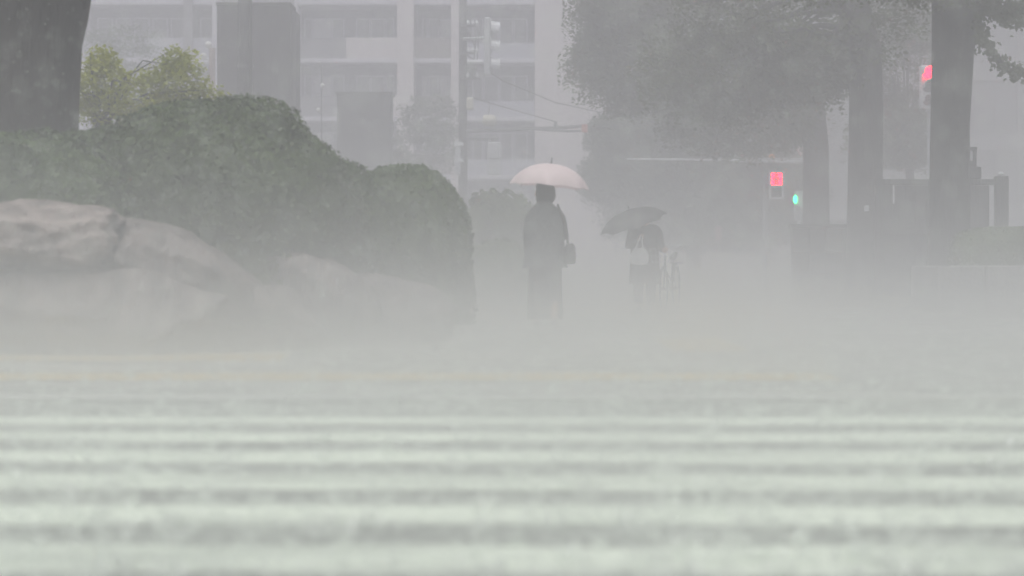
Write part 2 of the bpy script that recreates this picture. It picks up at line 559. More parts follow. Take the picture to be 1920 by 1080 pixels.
for u in U:
    for a, b, m in ((158.3, 344.7, 'bld_slab'), (362.3, 398.7, 'bld_slab'), (558.3, 744.7, 'bld_slab'), (776.3, 845.7, 'bld_slab'), (864.3, 1002.5, 'bld_slab')):
        obj('balcony_slab', MB().box(bx(a), bx(b), 99.95, 101.88 if a > 400 else 101.58, u, u + 0.2), M[m], apt)
        obj('soffit', MB().box(bx(a) + .02, bx(b) - .02, 100.1, 101.8 if a > 400 else 101.5, u - 0.08, u - 0.003), M['bld_wall'], apt)
    z0, z1 = u + 0.203, u + 1.2
    obj('balcony_panel', MB().box(bx(158.5), bx(344.5), 100.0, 100.08, z0, z1), M['bld_left'], apt)
    obj('balcony_panel', MB().box(bx(362.5), bx(398.5), 100.0, 100.08, z0, z1), M['bld_left'], apt)
    obj('parapet', MB().box(bx(649), bx(744.5), 99.98, 100.12, z0, z1), M['bld_light'], apt)
    rl = obj('railing', MB().box(bx(558.5), bx(648.5), 100.0, 100.06, z0, z1 - .07), M['bld_rail'], apt)
    obj('handrail', MB().box(bx(558.5), bx(648.5), 99.98, 100.08, z1 - .067, z1), M['bld_wall'], rl)
    obj('parapet', MB().box(bx(776.5), bx(845.5), 100.0, 100.12, z0, z1), M['bld_brown'], apt)
    obj('parapet', MB().box(bx(864.5), bx(1002.3), 100.0, 100.12, z0, z1 - .25), M['bld_left'], apt)
def window(a, b, z0, z1, y, pane):
    mb = MB()
    t = 0.07
    mb.box(bx(a), bx(a) + t, y - .06, y - .003, z0, z1).box(bx(b) - t, bx(b), y - .06, y - .003, z0, z1)
    mb.box(bx(a) + t, bx(b) - t, y - .06, y - .003, z1 - t, z1).box(bx(a) + t, bx(b) - t, y - .06, y - .003, z0, z0 + t)
    f = obj('window', mb, M['bld_slab'], apt)
    obj('pane', MB().box(bx(a) + t, bx(b) - t, y - .035, y - .02, z0 + t, z1 - t), M[pane], f)
for u in U[:5]:
    z0, z1 = u + 0.25, u + 2.35
    for a, b, p in ((563, 580, 'glass'), (580.5, 615, 'curtain'), (616, 640, 'glass'), (662, 690, 'glass'), (690.5, 718, 'curtain'), (719, 735, 'glass'),
                    (788, 799, 'curtain'), (800, 820, 'glass'), (822, 843, 'curtain'), (884, 905, 'curtain'), (906, 935, 'glass'), (936, 962, 'glass'), (963, 990, 'glass')):
        if p == 'curtain' and a in (690.5, 884, 788):
            p = 'glass' if R.random() < 0.5 else 'curtain'
        window(a, b, z0, z1, 101.9, p)
    for a in (170, 205, 240, 275, 310, 366):
        window(a, a + 30, z0, z1, 101.6, 'glass')

# grey office block at the far right
ofc = thing('office_building', 'plain grey office block in the mist behind the big right trunk', 'building', (XP(1850, 92), 92, 0))
obj('wall', MB().box(XP(1480, 92), XP(2150, 92), 92, 100, 0, 16), M['bld_far'], ofc)
for k in range(5):
    z = 2.6 + 3.1 * k
    obj('spandrel_band', MB().box(XP(1480, 92) - .05, XP(2150, 92) + .05, 91.9, 91.997, z, z + 0.8), M['bld_band'], ofc)
    for j in range(16):
        x0 = XP(1480, 92) + 0.1 + j * 1.0
        obj('window', MB().box(x0 + .06, x0 + .94, 91.93, 91.997, z + .85, z + 3.0), M['bld_far'], ofc)

# ------------------------------------------------------------------ towers and poles
t = thing('concrete_tower', 'tall dark grey rectangular tower behind the clipped dome with a pole before it', 'tower', (XP(480, 45), 45, 0))
x0, x1, zt = XP(407, 45), XP(546, 45), ZP(10, 45)
obj('shaft', MB().box(x0, x1, 45, 46.0, 0.026, zt, 0.02), M['conc_dark'], t)
obj('cap', MB().box(x0 - .03, x1 + .0, 44.97, 46.03, zt + .003, zt + 0.06), M['conc_dark'], t)
obj('side_panel', MB().box(x1 + .003, x1 + .10, 45.05, 45.95, 0.026, zt - .12), M['conc_pole'], t)
t = thing('concrete_tower', 'lower dark grey box-like tower to the right of the clipped dome', 'tower', (XP(684, 62), 62, 0))
x0, x1, zt = XP(632, 62), XP(733, 62), ZP(177, 62)
obj('shaft', MB().box(x0, x1, 62, 63.2, 0.0, zt, 0.02), M['conc_dark'], t)
obj('cap', MB().box(x0 - .04, x1 + .04, 61.96, 63.24, zt + .003, zt + 0.08), M['conc_dark'], t)

t = thing('utility_pole', 'thick grey pole crossing the tall dark tower', 'pole', (XP(460, 40), 40, 0))
obj('shaft', MB().tube([(XP(460, 40), 40, 0.026), (XP(460, 40), 40, 8.5)], [0.15, 0.13], 14), M['conc_pole'], t, True)
obj('conduit', MB().tube([(XP(472, 40), 39.9, 0.026), (XP(470, 40), 39.9, 8.2)], 0.035, 8), M['darkmetal'], t, True)
for z in (1.5, 3.0, 4.5, 6.2):
    obj('clamp_band', MB().tube([(XP(460, 40), 40, z), (XP(460, 40), 40, z + .05)], 0.16, 14), M['greymetal'], t)

PD = 60.0
px_ = XP(868, PD)
up = thing('utility_pole', 'tall grey utility pole with cluttered crossarms left of the pink umbrella', 'pole', (px_, PD, 0))
obj('shaft', MB().tube([(px_, PD, 0), (px_, PD, 9.5)], [0.15, 0.11], 12), M['conc_pole'], up, True)
for py, w in ((52, 24), (103, 22), (150, 26)):
    c = obj('crossarm', MB().box(px_ - .12, XP(868 + w, PD), PD - .2, PD - .13, ZP(py, PD), ZP(py, PD) + .07), M['greymetal'], up)
    for k in range(3):
        q = W(878 + k * 8, py, PD - .17)
        obj('insulator', MB().tube([q + Vector((0, 0, .075)), q + Vector((0, 0, .13)), q + Vector((0, 0, .22))], [0.03, 0.055, 0.03], 8), M['white'], c)
obj('insulator', MB().tube([W(876, 116, PD - .3), W(904, 116, PD - .3)], 0.06, 8), M['white'], up)
obj('transformer', MB().tube([W(884, 148, PD - .1), W(884, 118, PD - .1)], 0.13, 12), M['greymetal'], up, True)
for (a, b) in (((878, 60), (896, 100)), ((892, 70), (880, 140)), ((898, 60), (886, 150)), ((880, 120), (900, 150))):
    obj('jumper_wire', MB().tube([W(*a, PD - .15), W((a[0] + b[0]) / 2 + 3, (a[1] + b[1]) / 2 + 6, PD - .18), W(*b, PD - .15)], 0.018, 5), M['darkmetal'], up)
tag(obj('junction_box', MB().box(XP(875, PD), XP(888, PD), PD - .35, PD - .05, ZP(207, PD), ZP(184, PD), 0.03), M['cream']),
    'cream box fixed to the utility pole above the signal arm', 'box')
bx2 = thing('cable_closure', 'cream rounded closure hanging beside the utility pole over the arm', 'cable box', (XP(917, PD), PD - .2, ZP(238, PD)))
obj('body', MB().tube([W(905, 226, PD - .2), W(908, 226, PD - .2), W(926, 226, PD - .2), W(930, 226, PD - .2)], [0.10, 0.17, 0.17, 0.10], 12), M['cream'], bx2, True)
obj('hanger', MB().tube([W(917, 218, PD - .2), W(917, 190, PD - .2), W(872, 180, PD - .1)], 0.014, 5), M['darkmetal'], bx2)

# signal arm from the pole, with the double bar at its end
arm = thing('signal_arm', 'long thin dark arm reaching right from the utility pole with reddish end', 'signal arm', tuple(W(875, 243, PD - .2)))
obj('boom', MB().tube([W(874, 246, PD - .2), W(960, 243, PD - .2), W(1060, 239, PD - .2), W(1098, 236, PD - .2)], 0.05, 8), M['greymetal'], arm)
obj('brace', MB().tube([W(1000, 242, PD - .25), W(1062, 246, PD - .25), W(1096, 246, PD - .25)], 0.035, 8), M['greymetal'], arm)
obj('end_plate', MB().box(XP(1090, PD), XP(1101, PD), PD - .3, PD - .12, ZP(249, PD), ZP(234, PD)), M['redpaint'], arm)
obj('bracket', MB().tube([W(1043, 240, PD - .2), W(1041, 228, PD - .2)], 0.05, 6), M['greymetal'], arm)
tag(obj('overhead_cable', MB().tube([W(1098, 237, PD - .2), W(1160, 236, PD), W(1226, 229, PD + .2), W(1330, 212, PD + 1)], 0.022, 5), M['darkmetal']),
    'dark cable running on from the arm end into the trees', 'cable')
tag(obj('overhead_cable', MB().tube([W(872, 100, PD - .05), W(940, 150, PD), W(1040, 192, PD + .5), W(1140, 214, PD + 1), W(1260, 232, PD + 2)], 0.016, 5), M['darkmetal']),
    'thin cable sagging from the pole top above the arm to the trees', 'cable')
tag(obj('overhead_cable', MB().tube([W(872, 180, PD - .05), W(960, 205, PD), W(1043, 229, PD - .2)], 0.014, 5), M['darkmetal']),
    'short stay cable from the cream box to the bracket on the arm', 'cable')
obj('stub_arm', MB().box(px_ + .05, XP(936, PD), PD - .16, PD - .08, ZP(264, PD), ZP(259, PD)), M['greymetal'], up)

# ------------------------------------------------------------------ signals
def hood(mb, c, r, l, n=10, sx=1.0):
    """visor: upper half of a tube pointing at the camera"""
    out, inn = [], []
    for k in range(n + 1):
        a = pi * (-0.1 + 1.2 * k / n)
        out.append((cos(a), sin(a)))
    vs, fs = [], []
    for (ca, sa) in out:
        vs += [(c.x + r * ca * sx, c.y, c.z + r * sa), (c.x + r * ca * sx, c.y - l, c.z + r * sa + .02),
               (c.x + (r - .015) * ca * sx, c.y - l, c.z + (r - .015) * sa + .02), (c.x + (r - .015) * ca * sx, c.y, c.z + (r - .015) * sa)]
    for k in range(n):
        a, b = 4 * k, 4 * k + 4
        for i in range(4):
            j = (i + 1) % 4
            fs.append((a + i, b + i, b + j, a + j))
    fs += [(0, 1, 2, 3), (4 * n + 3, 4 * n + 2, 4 * n + 1, 4 * n)]
    mb.add(vs, fs)

def lens(mb, c, r, n=20):
    ring0 = [(c.x + r * cos(2 * pi * k / n), c.y, c.z + r * sin(2 * pi * k / n)) for k in range(n)]
    ring1 = [(c.x + r * .7 * cos(2 * pi * k / n), c.y - .025, c.z + r * .7 * sin(2 * pi * k / n)) for k in range(n)]
    mb.loft([ring1, ring0])

def traffic_signal(label, px, tops, d, lit, group=None, side=False):
    """upright three-lens signal; tops = rows of the lens centres"""
    x = XP(px, d)
    zs = [ZP(q, d) for q in tops]
    sp = zs[0] - zs[1]
    r = sp * 0.40
    root = thing('traffic_signal', label, 'traffic light', (x, d, zs[-1] - sp * .6), group)
    if not side:
        obj('housing', MB().box(x - sp * .56, x + sp * .56, d, d + .16, zs[-1] - sp * .58, zs[0] + sp * .58, 0.03), M['white'], root)
        for i, z in enumerate(zs):
            c = Vector((x, d - .004, z))
            mb = MB()
            lens(mb, c, r)
            obj('lens', mb, M['redlamp'] if (lit == i) else M['darklens'], root)
            mb = MB()
            hood(mb, c, r * 1.1, 0.26)
            obj('hood', mb, M['white'], root)
    else:
        obj('housing', MB().box(x - .08, x + .08, d - sp * .56, d + sp * .56, zs[-1] - sp * .58, zs[0] + sp * .58, 0.03), M['palemetal'], root)
        for i, z in enumerate(zs):
            ring = []
            n = 10
            a0 = [(d - r * 1.1 * cos(pi * (-0.1 + 1.2 * k / n)), z + r * 1.1 * sin(pi * (-0.1 + 1.2 * k / n))) for k in range(n + 1)]
            vs, fs = [], []
            for (yy, zz) in a0:
                vs += [(x + .083, yy, zz), (x + .32, yy, zz - .03)]
            for k in range(n):
                fs.append((2 * k, 2 * k + 1, 2 * k + 3, 2 * k + 2))
            h = obj('hood', MB().add(vs, fs), M['white'], root)
            ring0 = [(x + .084, d + r * cos(2 * pi * k / 16), z + r * sin(2 * pi * k / 16)) for k in range(16)]
            ring1 = [(x + .11, d + r * .7 * cos(2 * pi * k / 16), z + r * .7 * sin(2 * pi * k / 16)) for k in range(16)]
            obj('lens', MB().loft([ring0, ring1]), M['darklens'], root)
    return root

ts = traffic_signal('upright traffic light glowing red half hidden by the big right trunk', 1740, (137, 163, 188), 45.0, 0)
obj('pole', MB().tube([(XP(1745, 45.2), 45.25, 0.026), (XP(1745, 45.2), 45.25, 5.0)], 0.07, 10), M['palemetal'], ts)
ob = traffic_signal('unlit upright traffic light with three white hoods beside the utility pole', 914, (54, 88, 122), 52.0, -1, None, True)
obj('mounting_arm', MB().tube([W(914, 70, 52.1), W(890, 72, 54), W(870, 72, 59.9)], 0.035, 8), M['palemetal'], ob)
obj('top_cap', MB().tube([W(916, 40, 52), W(922, 39, 52)], 0.06, 8), M['white'], ob)

def ped_signal(label, x, d, z0, z1, w, group=None, faces=True):
    root = thing('pedestrian_signal', label, 'pedestrian light', (x, d, z0), group)
    return root
# the red standing-figure signal
D = 38.0
x0, x1, z0, z1 = XP(1441, D), XP(1470, D), ZP(374, D), ZP(320, D)
ps = thing('pedestrian_signal', 'pedestrian light glowing red with a standing figure left of the tree trunks', 'pedestrian light', (XP(1440, D), D, 0))
obj('housing', MB().box(x0 + .005, x1 - .005, D, D + .2, z0 + .005, z1 - .005, 0.02), M['darklens'], ps)
fr = MB()
tW = 0.045
fr.box(x0, x0 + tW, D - .06, D - .003, z0, z1).box(x1 - tW, x1, D - .06, D - .003, z0, z1)
fr.box(x0 + tW, x1 - tW, D - .06, D - .003, z1 - tW, z1).box(x0 + tW, x1 - tW, D - .06, D - .003, z0, z0 + tW)
zm = ZP(349, D)
fr.box(x0 + tW, x1 - tW, D - .06, D - .003, zm - .02, zm + .02)
obj('frame', fr, M['white'], ps)
pl = obj('red_panel', MB().box(x0 + tW, x1 - tW, D - .02, D - .004, zm + .02, z1 - tW), M['redlamp'], ps)
cx, cz = (x0 + x1) / 2, (zm + z1) / 2 - .01
fg = MB()
K = 0.70
fg.loft([[(cx + .045 * K * cos(a), D - .026, cz + (.10 + .045 * sin(a)) * K) for a in [2 * pi * k / 12 for k in range(12)]],
         [(cx + .045 * K * cos(a), D - .022, cz + (.10 + .045 * sin(a)) * K) for a in [2 * pi * k / 12 for k in range(12)]]])
fg.prism([(cx + a_ * K, cz + b_ * K) for a_, b_ in ((-.06, .045), (.06, .045), (.085, -.05), (.055, -.05), (.045, .0), (.04, -.15), (.005, -.15), (0, -.06),
          (-.005, -.15), (-.04, -.15), (-.045, 0), (-.055, -.05), (-.085, -.05))][::-1], D - .026, D - .022)
obj('standing_figure', fg, M['redfigure'], pl)
obj('lower_panel', MB().box(x0 + tW, x1 - tW, D - .02, D - .004, z0 + tW, zm - .02), M['darklens'], ps)
obj('pole', MB().tube([(XP(1440, D) - .04, D + .1, 0.026), (XP(1440, D) - .04, D + .1, ZP(325, D))], 0.045, 10), M['palemetal'], ps)
obj('bracket', MB().box(XP(1440, D) - .04, x0 + .1, D + .06, D + .12, ZP(335, D), ZP(332, D)), M['palemetal'], ps)

# the green signal, turned away, edge-on
D = 57.0
gs = thing('pedestrian_signal', 'small signal glowing green beside the left tree trunk', 'pedestrian light', (XP(1498, D), D, 0))
obj('housing', MB().box(XP(1492, D), XP(1506, D), D, D + .35, ZP(412, D), ZP(358, D), 0.02), M['palemetal'], gs)
mb = MB()
c = Vector((XP(1489, D), D - .01, ZP(374, D)))
ring0 = [(c.x + .055 * cos(2 * pi * k / 16) + 0.03, c.y, c.z + .12 * sin(2 * pi * k / 16)) for k in range(16)]
ring1 = [(c.x + .035 * cos(2 * pi * k / 16), c.y - .05, c.z + .09 * sin(2 * pi * k / 16)) for k in range(16)]
mb.loft([ring1, ring0])
obj('green_lens', mb, M['greenlamp'], gs)
mb = MB()
hood(mb, Vector((XP(1495, D), D - .003, ZP(395, D))), 0.12, 0.22)
obj('hood', mb, M['white'], gs)
obj('pole', MB().tube([(XP(1500, D), D + .2, 0.0), (XP(1500, D), D + .2, ZP(358, D))], 0.05, 10), M['palemetal'], gs)

# two unlit pedestrian heads on the utility pole
D = 58.0
uh = thing('pedestrian_signal', 'slim white unlit pedestrian light edge-on against the utility pole', 'pedestrian light', tuple(W(858, 330, D)))
obj('housing', MB().box(XP(853, D), XP(863, D), D, D + .4, ZP(327, D), ZP(268, D), 0.02), M['palemetal'], uh)
for q in (266, 297):
    obj('hood', MB().add([(XP(852, D), D - .05, ZP(q, D)), (XP(866, D), D - .05, ZP(q, D)), (XP(866, D), D + .4, ZP(q, D)), (XP(852, D), D + .4, ZP(q, D)),
                          (XP(851, D), D - .05, ZP(q + 8, D)), (XP(870, D), D - .05, ZP(q + 5, D)), (XP(870, D), D + .4, ZP(q + 5, D)), (XP(851, D), D + .4, ZP(q + 8, D))],
                         [(0, 1, 2, 3), (4, 7, 6, 5), (0, 4, 5, 1), (1, 5, 6, 2), (2, 6, 7, 3), (3, 7, 4, 0)]), M['white'], uh)
obj('bracket', MB().box(XP(863, D), XP(868, D), D + .15, D + 1.9, ZP(290, D), ZP(287, D)), M['greymetal'], uh)
ub = thing('pedestrian_signal', 'wide blue-grey back of a signal box right of the utility pole', 'pedestrian light', tuple(W(927, 330, D)))
obj('housing', MB().box(XP(914, D), XP(940, D), D, D + .2, ZP(328, D), ZP(266, D), 0.03), M['palemetal'], ub)
obj('back_rib', MB().box(XP(916, D), XP(938, D), D - .02, D - .003, ZP(299, D), ZP(296, D)), M['greymetal'], ub)
obj('hanger', MB().tube([W(918, 268, D + .1), W(918, 262, D + 1.8)], 0.04, 8), M['greymetal'], ub)

# pale mast arm at right, with a lamp and a sign at the hidden pole
D = 58.5
ma = thing('mast_arm', 'long pale horizontal mast arm above the red pedestrian light', 'mast arm', (XP(1512, D), D, 0))
obj('boom', MB().tube([W(1175, 298, D), W(1340, 300, D), W(1512, 304, D)], [0.025, 0.035, 0.05], 8), M['palemetal'], ma)
obj('upper_rail', MB().tube([W(1400, 297, D), W(1512, 298, D)], [0.015, 0.025], 6), M['palemetal'], ma)
obj('pole', MB().tube([(XP(1512, D), D, 0), (XP(1512, D), D, ZP(285, D))], [0.10, 0.08], 10), M['palemetal'], ma)
tag(obj('arm_lamp', MB().ball(W(1447, 293, D), (0.09, 0.06, 0.06), 10, 6), M['orangelamp']), 'small orange lamp sitting on the pale mast arm', 'lamp')
sg = thing('road_sign', 'small reddish inverted triangle sign peeking out left of the trunk', 'sign', tuple(W(1500, 292, D - .2)))
q = [W(1488, 272, D - .2), W(1514, 272, D - .2), W(1501, 294, D - .2)]
obj('plate', MB().prism([(p.x, p.z) for p in q][::-1], D - .2, D - .18), M['redpaint'], sg)
obj('white_border', MB().prism([(p.x * 0.86 + XP(1501, D) * .14, p.z * .86 + ZP(279, D) * .14) for p in q][::-1], D - .204, D - .2005), M['pinksign'], sg)

# small lamps and posts at left
def globe_lamp(label, px, pys, top, d, stem, col):
    x = XP(px, d)
    root = thing('globe_lamp', label, 'street lamp', (x, d, 0))
    obj('post', MB().tube([(x, d, 0), (x, d, ZP(top, d))], stem, 8), M[col], root)
    for i, (qx, qy, r) in enumerate(pys):
        obj('globe', MB().ball(W(qx, qy, d), r, 12, 8), M['globe'], root, True)
        obj('bracket', MB().tube([W(qx, qy + 5, d), (x, d, ZP(qy + 9, d))], 0.014, 5), M['darkmetal'], root)
globe_lamp('slender lamp post with two small white globes before the balconies', 603, ((605, 160, .06), (597, 206, .06), (598, 118, .03)), 120, 56, 0.016, 'greymetal')
globe_lamp('reddish brown post with white globe left of the tall dark tower', 398, ((391, 84, .12), (381, 105, .11)), 90, 66, 0.10, 'brownpost')
sp = thing('small_sign', 'small pale pink plate on a thin post right of the second walker', 'sign', (XP(1347, 48), 48, 0))
obj('plate', MB().box(XP(1341, 48), XP(1353, 48), 48, 48.02, ZP(452, 48), ZP(424, 48), 0.004), M['pinksign'], sp)
obj('post', MB().tube([(XP(1347, 48), 48.05, 0.026), (XP(1347, 48), 48.05, ZP(425, 48))], 0.02, 8), M['palemetal'], sp)

# ------------------------------------------------------------------ plants
def shrub(name, label, c, r, base, m, leaf=0.07, dens=520, power=2.4, seed=1, amp=0.06, cat='shrub', group=None, brown=None):
    """clipped dome: dense inner body and several thousand leaf faces; c = (x, y), r = (rx, ry, top height)"""
    rnd = random.Random(seed)
    mb = MB()
    H = r[2] - base
    def surf(u, v):
        # u around, v from rim (0) to top (pi/2)
        cu, su, cv, sv = cos(u), sin(u), cos(v), sin(v)
        k = (abs(cu * cv) ** power + abs(su * cv) ** power + abs(sv) ** power) ** (-1.0 / power)
        p = Vector((r[0] * cu * cv * k, r[1] * su * cv * k, H * sv * k))
        nz = mnoise.fractal(p * 1.3 + Vector((seed * 3.7, 0, 0)), 1.0, 2.0, 3)
        p *= 1.0 + amp * nz
        return Vector((c[0] + p.x, c[1] + p.y, base + p.z))
    nu, nv = 40, 14
    rings = [[surf(2 * pi * i / nu, (pi / 2) * j / nv * 0.985) for i in range(nu)] for j in range(nv + 1)]
    cen = Vector((c[0], c[1], base + H * .3))
    rings_in = [[cen + (p - cen) * 0.955 for p in rg] for rg in rings]
    mb.loft(rings_in)
    area = pi * (r[0] + r[1]) * H * 0.9 + pi * r[0] * r[1]
    for i in range(int(area * dens)):
        u = rnd.uniform(0, 2 * pi)
        v = math.asin(rnd.random() ** 0.8) * 0.985
        p = surf(u, v)
        nrm = Vector(((p.x - c[0]) / r[0] ** 2, (p.y - c[1]) / r[1] ** 2, (p.z - base) / H ** 2 + .001)).normalized()
        q = cen + (p - cen) * (rnd.uniform(0.955, 1.025) if rnd.random() < .93 else rnd.uniform(1.0, 1.04))
        nrm = (nrm + Vector((rnd.gauss(0, .38), rnd.gauss(0, .38), rnd.gauss(0, .38)))).normalized()
        mb.leaf(q, nrm, leaf * rnd.uniform(.6, 1.25), rnd)
    o = obj(name, mb, m)
    return tag(o, label, cat, group)

# raised bed under the shrubs
def bank(cx, cy, rx, ry, h, nu=36, nv=8):
    rings = []
    for j in range(nv + 1):
        a = (pi / 2) * j / nv * .98
        rings.append([(cx + rx * cos(a) * cos(2 * pi * i / nu), cy + ry * cos(a) * sin(2 * pi * i / nu), -.02 + h * sin(a)) for i in range(nu)])
    return MB().loft(rings)
struct('planting_bed', bank(-4.9, 20.4, 4.2, 3.2, 0.75), M['soil'], True)

shrub('clipped_shrub', 'large rounded clipped dome with brownish tips in the middle of the bed', (XP(405, 18.8), 18.8), (1.45, 1.6, ZP(186, 18.6)), 0.35, M['azalea_b'], 0.060, 820, 2.3, 3, 0.07)
shrub('clipped_shrub', 'green clipped shrub spreading above the pinkish boulder at far left', (XP(20, 17.6), 17.8), (1.30, 1.2, ZP(246, 17.4)), 0.35, M['azalea'], 0.060, 820, 2.5, 5, 0.07)
shrub('clipped_shrub', 'lower clipped shrub mound nearest the walker with the pink umbrella', (XP(745, 20.6), 20.8), (0.75, 0.9, ZP(318, 20.4)), 0.1, M['azalea'], 0.060, 820, 3.0, 9, 0.06)
shrub('clipped_shrub', 'clipped shrub filling the saddle between the tall dome and the low mound', (XP(610, 19.9), 20.1), (0.80, 0.9, ZP(300, 19.7)), 0.2, M['azalea'], 0.060, 820, 2.4, 13, 0.06)
shrub('clipped_shrub', 'clipped shrub filling the gap between the left shrub and tall dome', (XP(190, 18.8), 19.0), (0.95, 0.9, ZP(232, 18.8)), 0.3, M['azalea'], 0.060, 820, 2.4, 17, 0.07)
shrub('round_bush', 'pale green bush behind the walker, right of the low mound', (XP(930, 37), 37), (0.95, 0.8, ZP(372, 37)), 0.0, M['hedge'], 0.12, 240, 2.0, 21, 0.30)
shrub('low_hedge', 'low yellowish green hedge at the foot of the pale bush', (XP(935, 31), 31), (0.55, 0.5, ZP(456, 31)), 0.0, M['grass'], 0.07, 300, 3.0, 25, 0.10, 'hedge')
shrub('box_hedge', 'flat-topped trimmed hedge growing in the stone planter at right', (XP(1900, 29.6), 29.7), (0.86, 0.6, ZP(427, 29.4)), 0.55, M['hedge'], 0.06, 600, 4.5, 29, 0.05, 'hedge')

# boulders
def boulder(label, c, r, seed, m, rot=0.0, pw=4.0):
    bm = bmesh.new()
    bmesh.ops.create_icosphere(bm, subdivisions=5, radius=1.0)
    rnd = random.Random(seed)
    planes = []
    for i in range(15):
        n = Vector((rnd.gauss(0, 1), rnd.gauss(0, 1), rnd.gauss(0, 1))).normalized()
        planes.append((n, rnd.uniform(0.86, 1.12)))
    for v in bm.verts:
        p = v.co.copy()
        p *= (abs(p.x) ** pw + abs(p.y) ** pw + abs(p.z) ** pw) ** (-1.0 / pw)
        for n, d in planes:
            s = p.dot(n)
            if s > d:
                p -= n * (s - d) * 0.96
        q = p * 2.2 + Vector((seed * 5.1, 0, 0))
        p *= 1 + 0.09 * mnoise.fractal(q, 1.0, 2.0, 5) - 0.10 * abs(mnoise.noise(q * 0.9)) ** .5 + 0.03 * mnoise.noise(p * 9 + Vector((seed, 3, 1)))
        p = Vector((p.x * r[0], p.y * r[1], p.z * r[2]))
        v.co = Vector((p.x * cos(rot) - p.z * sin(rot), p.y, p.x * sin(rot) + p.z * cos(rot))) + Vector(c)
    bm.verts.ensure_lookup_table()
    mb = MB().add([v.co for v in bm.verts], [[v.index for v in f.verts] for f in bm.faces])
    bm.free()
    return tag(obj('boulder', mb, m, None, True), label, 'boulder', 'boulders edging the planting bed')
boulder('big pinkish upper boulder at the far left under the clipped shrub', (XP(22, 16.2), 16.3, ZP(450, 16.2)), (0.82, 0.7, 0.32), 4, M['rock'])
boulder('grey-brown boulder sloping down right of the big pinkish one', (XP(325, 16.4), 16.7, ZP(520, 16.4)), (0.70, 0.6, 0.36), 8, M['rock_b'], radians(-25), 3.0)
boulder('pale lower boulder carrying the big pinkish one at far left', (XP(110, 15.9), 16.15, 0.30), (1.28, 0.65, 0.405), 12, M['rock_b'])
boulder('half-sunk grey boulder beneath the tall clipped dome', (XP(430, 16.8), 17.0, 0.20), (0.80, 0.6, 0.40), 15, M['rock_b'], radians(-8), 3.0)
boulder('wedge-shaped boulder with a pale ridge in the middle of the row', (XP(570, 17.6), 17.8, 0.38), (0.62, 0.5, 0.44), 19, M['rock_b'], radians(-22), 3.0)
boulder('low flat boulder at the right end below the low mound', (XP(715, 18.2), 18.4, 0.28), (0.66, 0.5, 0.34), 23, M['rock_b'], radians(-10), 3.0)

def tree(name, label, base, path, radii, crown, m_leaf, m_bark, nclu, nleaf, leaf, seed, group=None, spread=0.42, limbs=7, cat='tree', droop=0.0):
    """path/radii: trunk centre line; crown: list of (centre, (rx, ry, rz)) ellipsoids filled with clumps of leaves"""
    rnd = random.Random(seed)
    root = thing(name, label, cat, base, group)
    tb = MB()
    tb.tube(path, radii, 18)
    top = Vector(path[-1])
    obj('trunk', tb, m_bark, root, True)
    lb = MB()
    fb = MB()
    for (c, r) in crown:
        c = Vector(c)
        for k in range(limbs):
            d = Vector((rnd.gauss(0, 1), rnd.gauss(0, 1), rnd.gauss(0.25, .8))).normalized()
            e = c + Vector((d.x * r[0], d.y * r[1], d.z * r[2])) * 0.85
            s = Vector(path[-2]).lerp(top, rnd.random())
            mid = s.lerp(e, .5) + Vector((rnd.gauss(0, .15), rnd.gauss(0, .15), abs(rnd.gauss(.25, .2))))
            rr = radii[-1] * rnd.uniform(.3, .55)
            lb.tube([s, s.lerp(mid, .5) + Vector((0, 0, .1)), mid, e], [rr, rr * .8, rr * .5, rr * .15], 7)
        for k in range(nclu):
            while True:
                d = Vector((rnd.uniform(-1, 1), rnd.uniform(-1, 1), rnd.uniform(-1, 1)))
                if 0.15 < d.length < 1:
                    break
            d = d.normalized() * d.length ** .5
            q = c + Vector((d.x * r[0], d.y * r[1], d.z * r[2]))
            s = spread * rnd.uniform(.6, 1.3)
            tilt = Vector((rnd.gauss(0, .35), rnd.gauss(0, .35), 1))
            for j in range(nleaf):
                o = Vector((max(-1.5, min(1.5, rnd.gauss(0, 1))) * s * .55, max(-1.5, min(1.5, rnd.gauss(0, 1))) * s * .55, max(-1.5, min(1.5, rnd.gauss(0, 1))) * s * .28))
                o.z -= droop * (o.x * o.x + o.y * o.y) / s
                fb.leaf(q + o, tilt + Vector((rnd.gauss(0, .6), rnd.gauss(0, .6), 0)), leaf * rnd.uniform(.6, 1.3), rnd)
    if limbs:
        obj('limb', lb, m_bark, root, True)
    obj('foliage', fb, m_leaf, root)
    return root

# left tree: massive dark trunk, limbs leaving at the top of the frame
d = 20.0
tx = XP(5, d)
lt = tree('shade_tree', 'massive dark trunk rising from the shrubs at the left edge', (tx, d, 0.3),
     [(tx, d, .3), (tx + .0, d, .6), (tx - .02, d, 1.2), (tx, d, 2.2), (tx + .01, d, 2.85), (tx + .02, d, 3.15), (tx + .05, d, 3.6), (tx - .1, d, 4.6)],
     [0.90, 0.78, 0.73, 0.73, 0.75, 0.80, 0.86, 0.5],
     [((tx - 0.5, d + .3, 6.9), (3.2, 2.8, 1.6))], M['darkleaf'], M['bark'], 150, 40, 0.11, 31, None, 0.5, 8)
obj('limb', MB().tube([(tx + .35, d, 3.0), (tx + .62, d - .1, 3.5), (tx + 1.3, d - .2, 4.2), (tx + 2.2, d - .3, 5.4), (tx + 2.6, d - .3, 6.6)], [0.36, 0.33, 0.27, 0.18, 0.06], 12), M['bark'], lt, True)

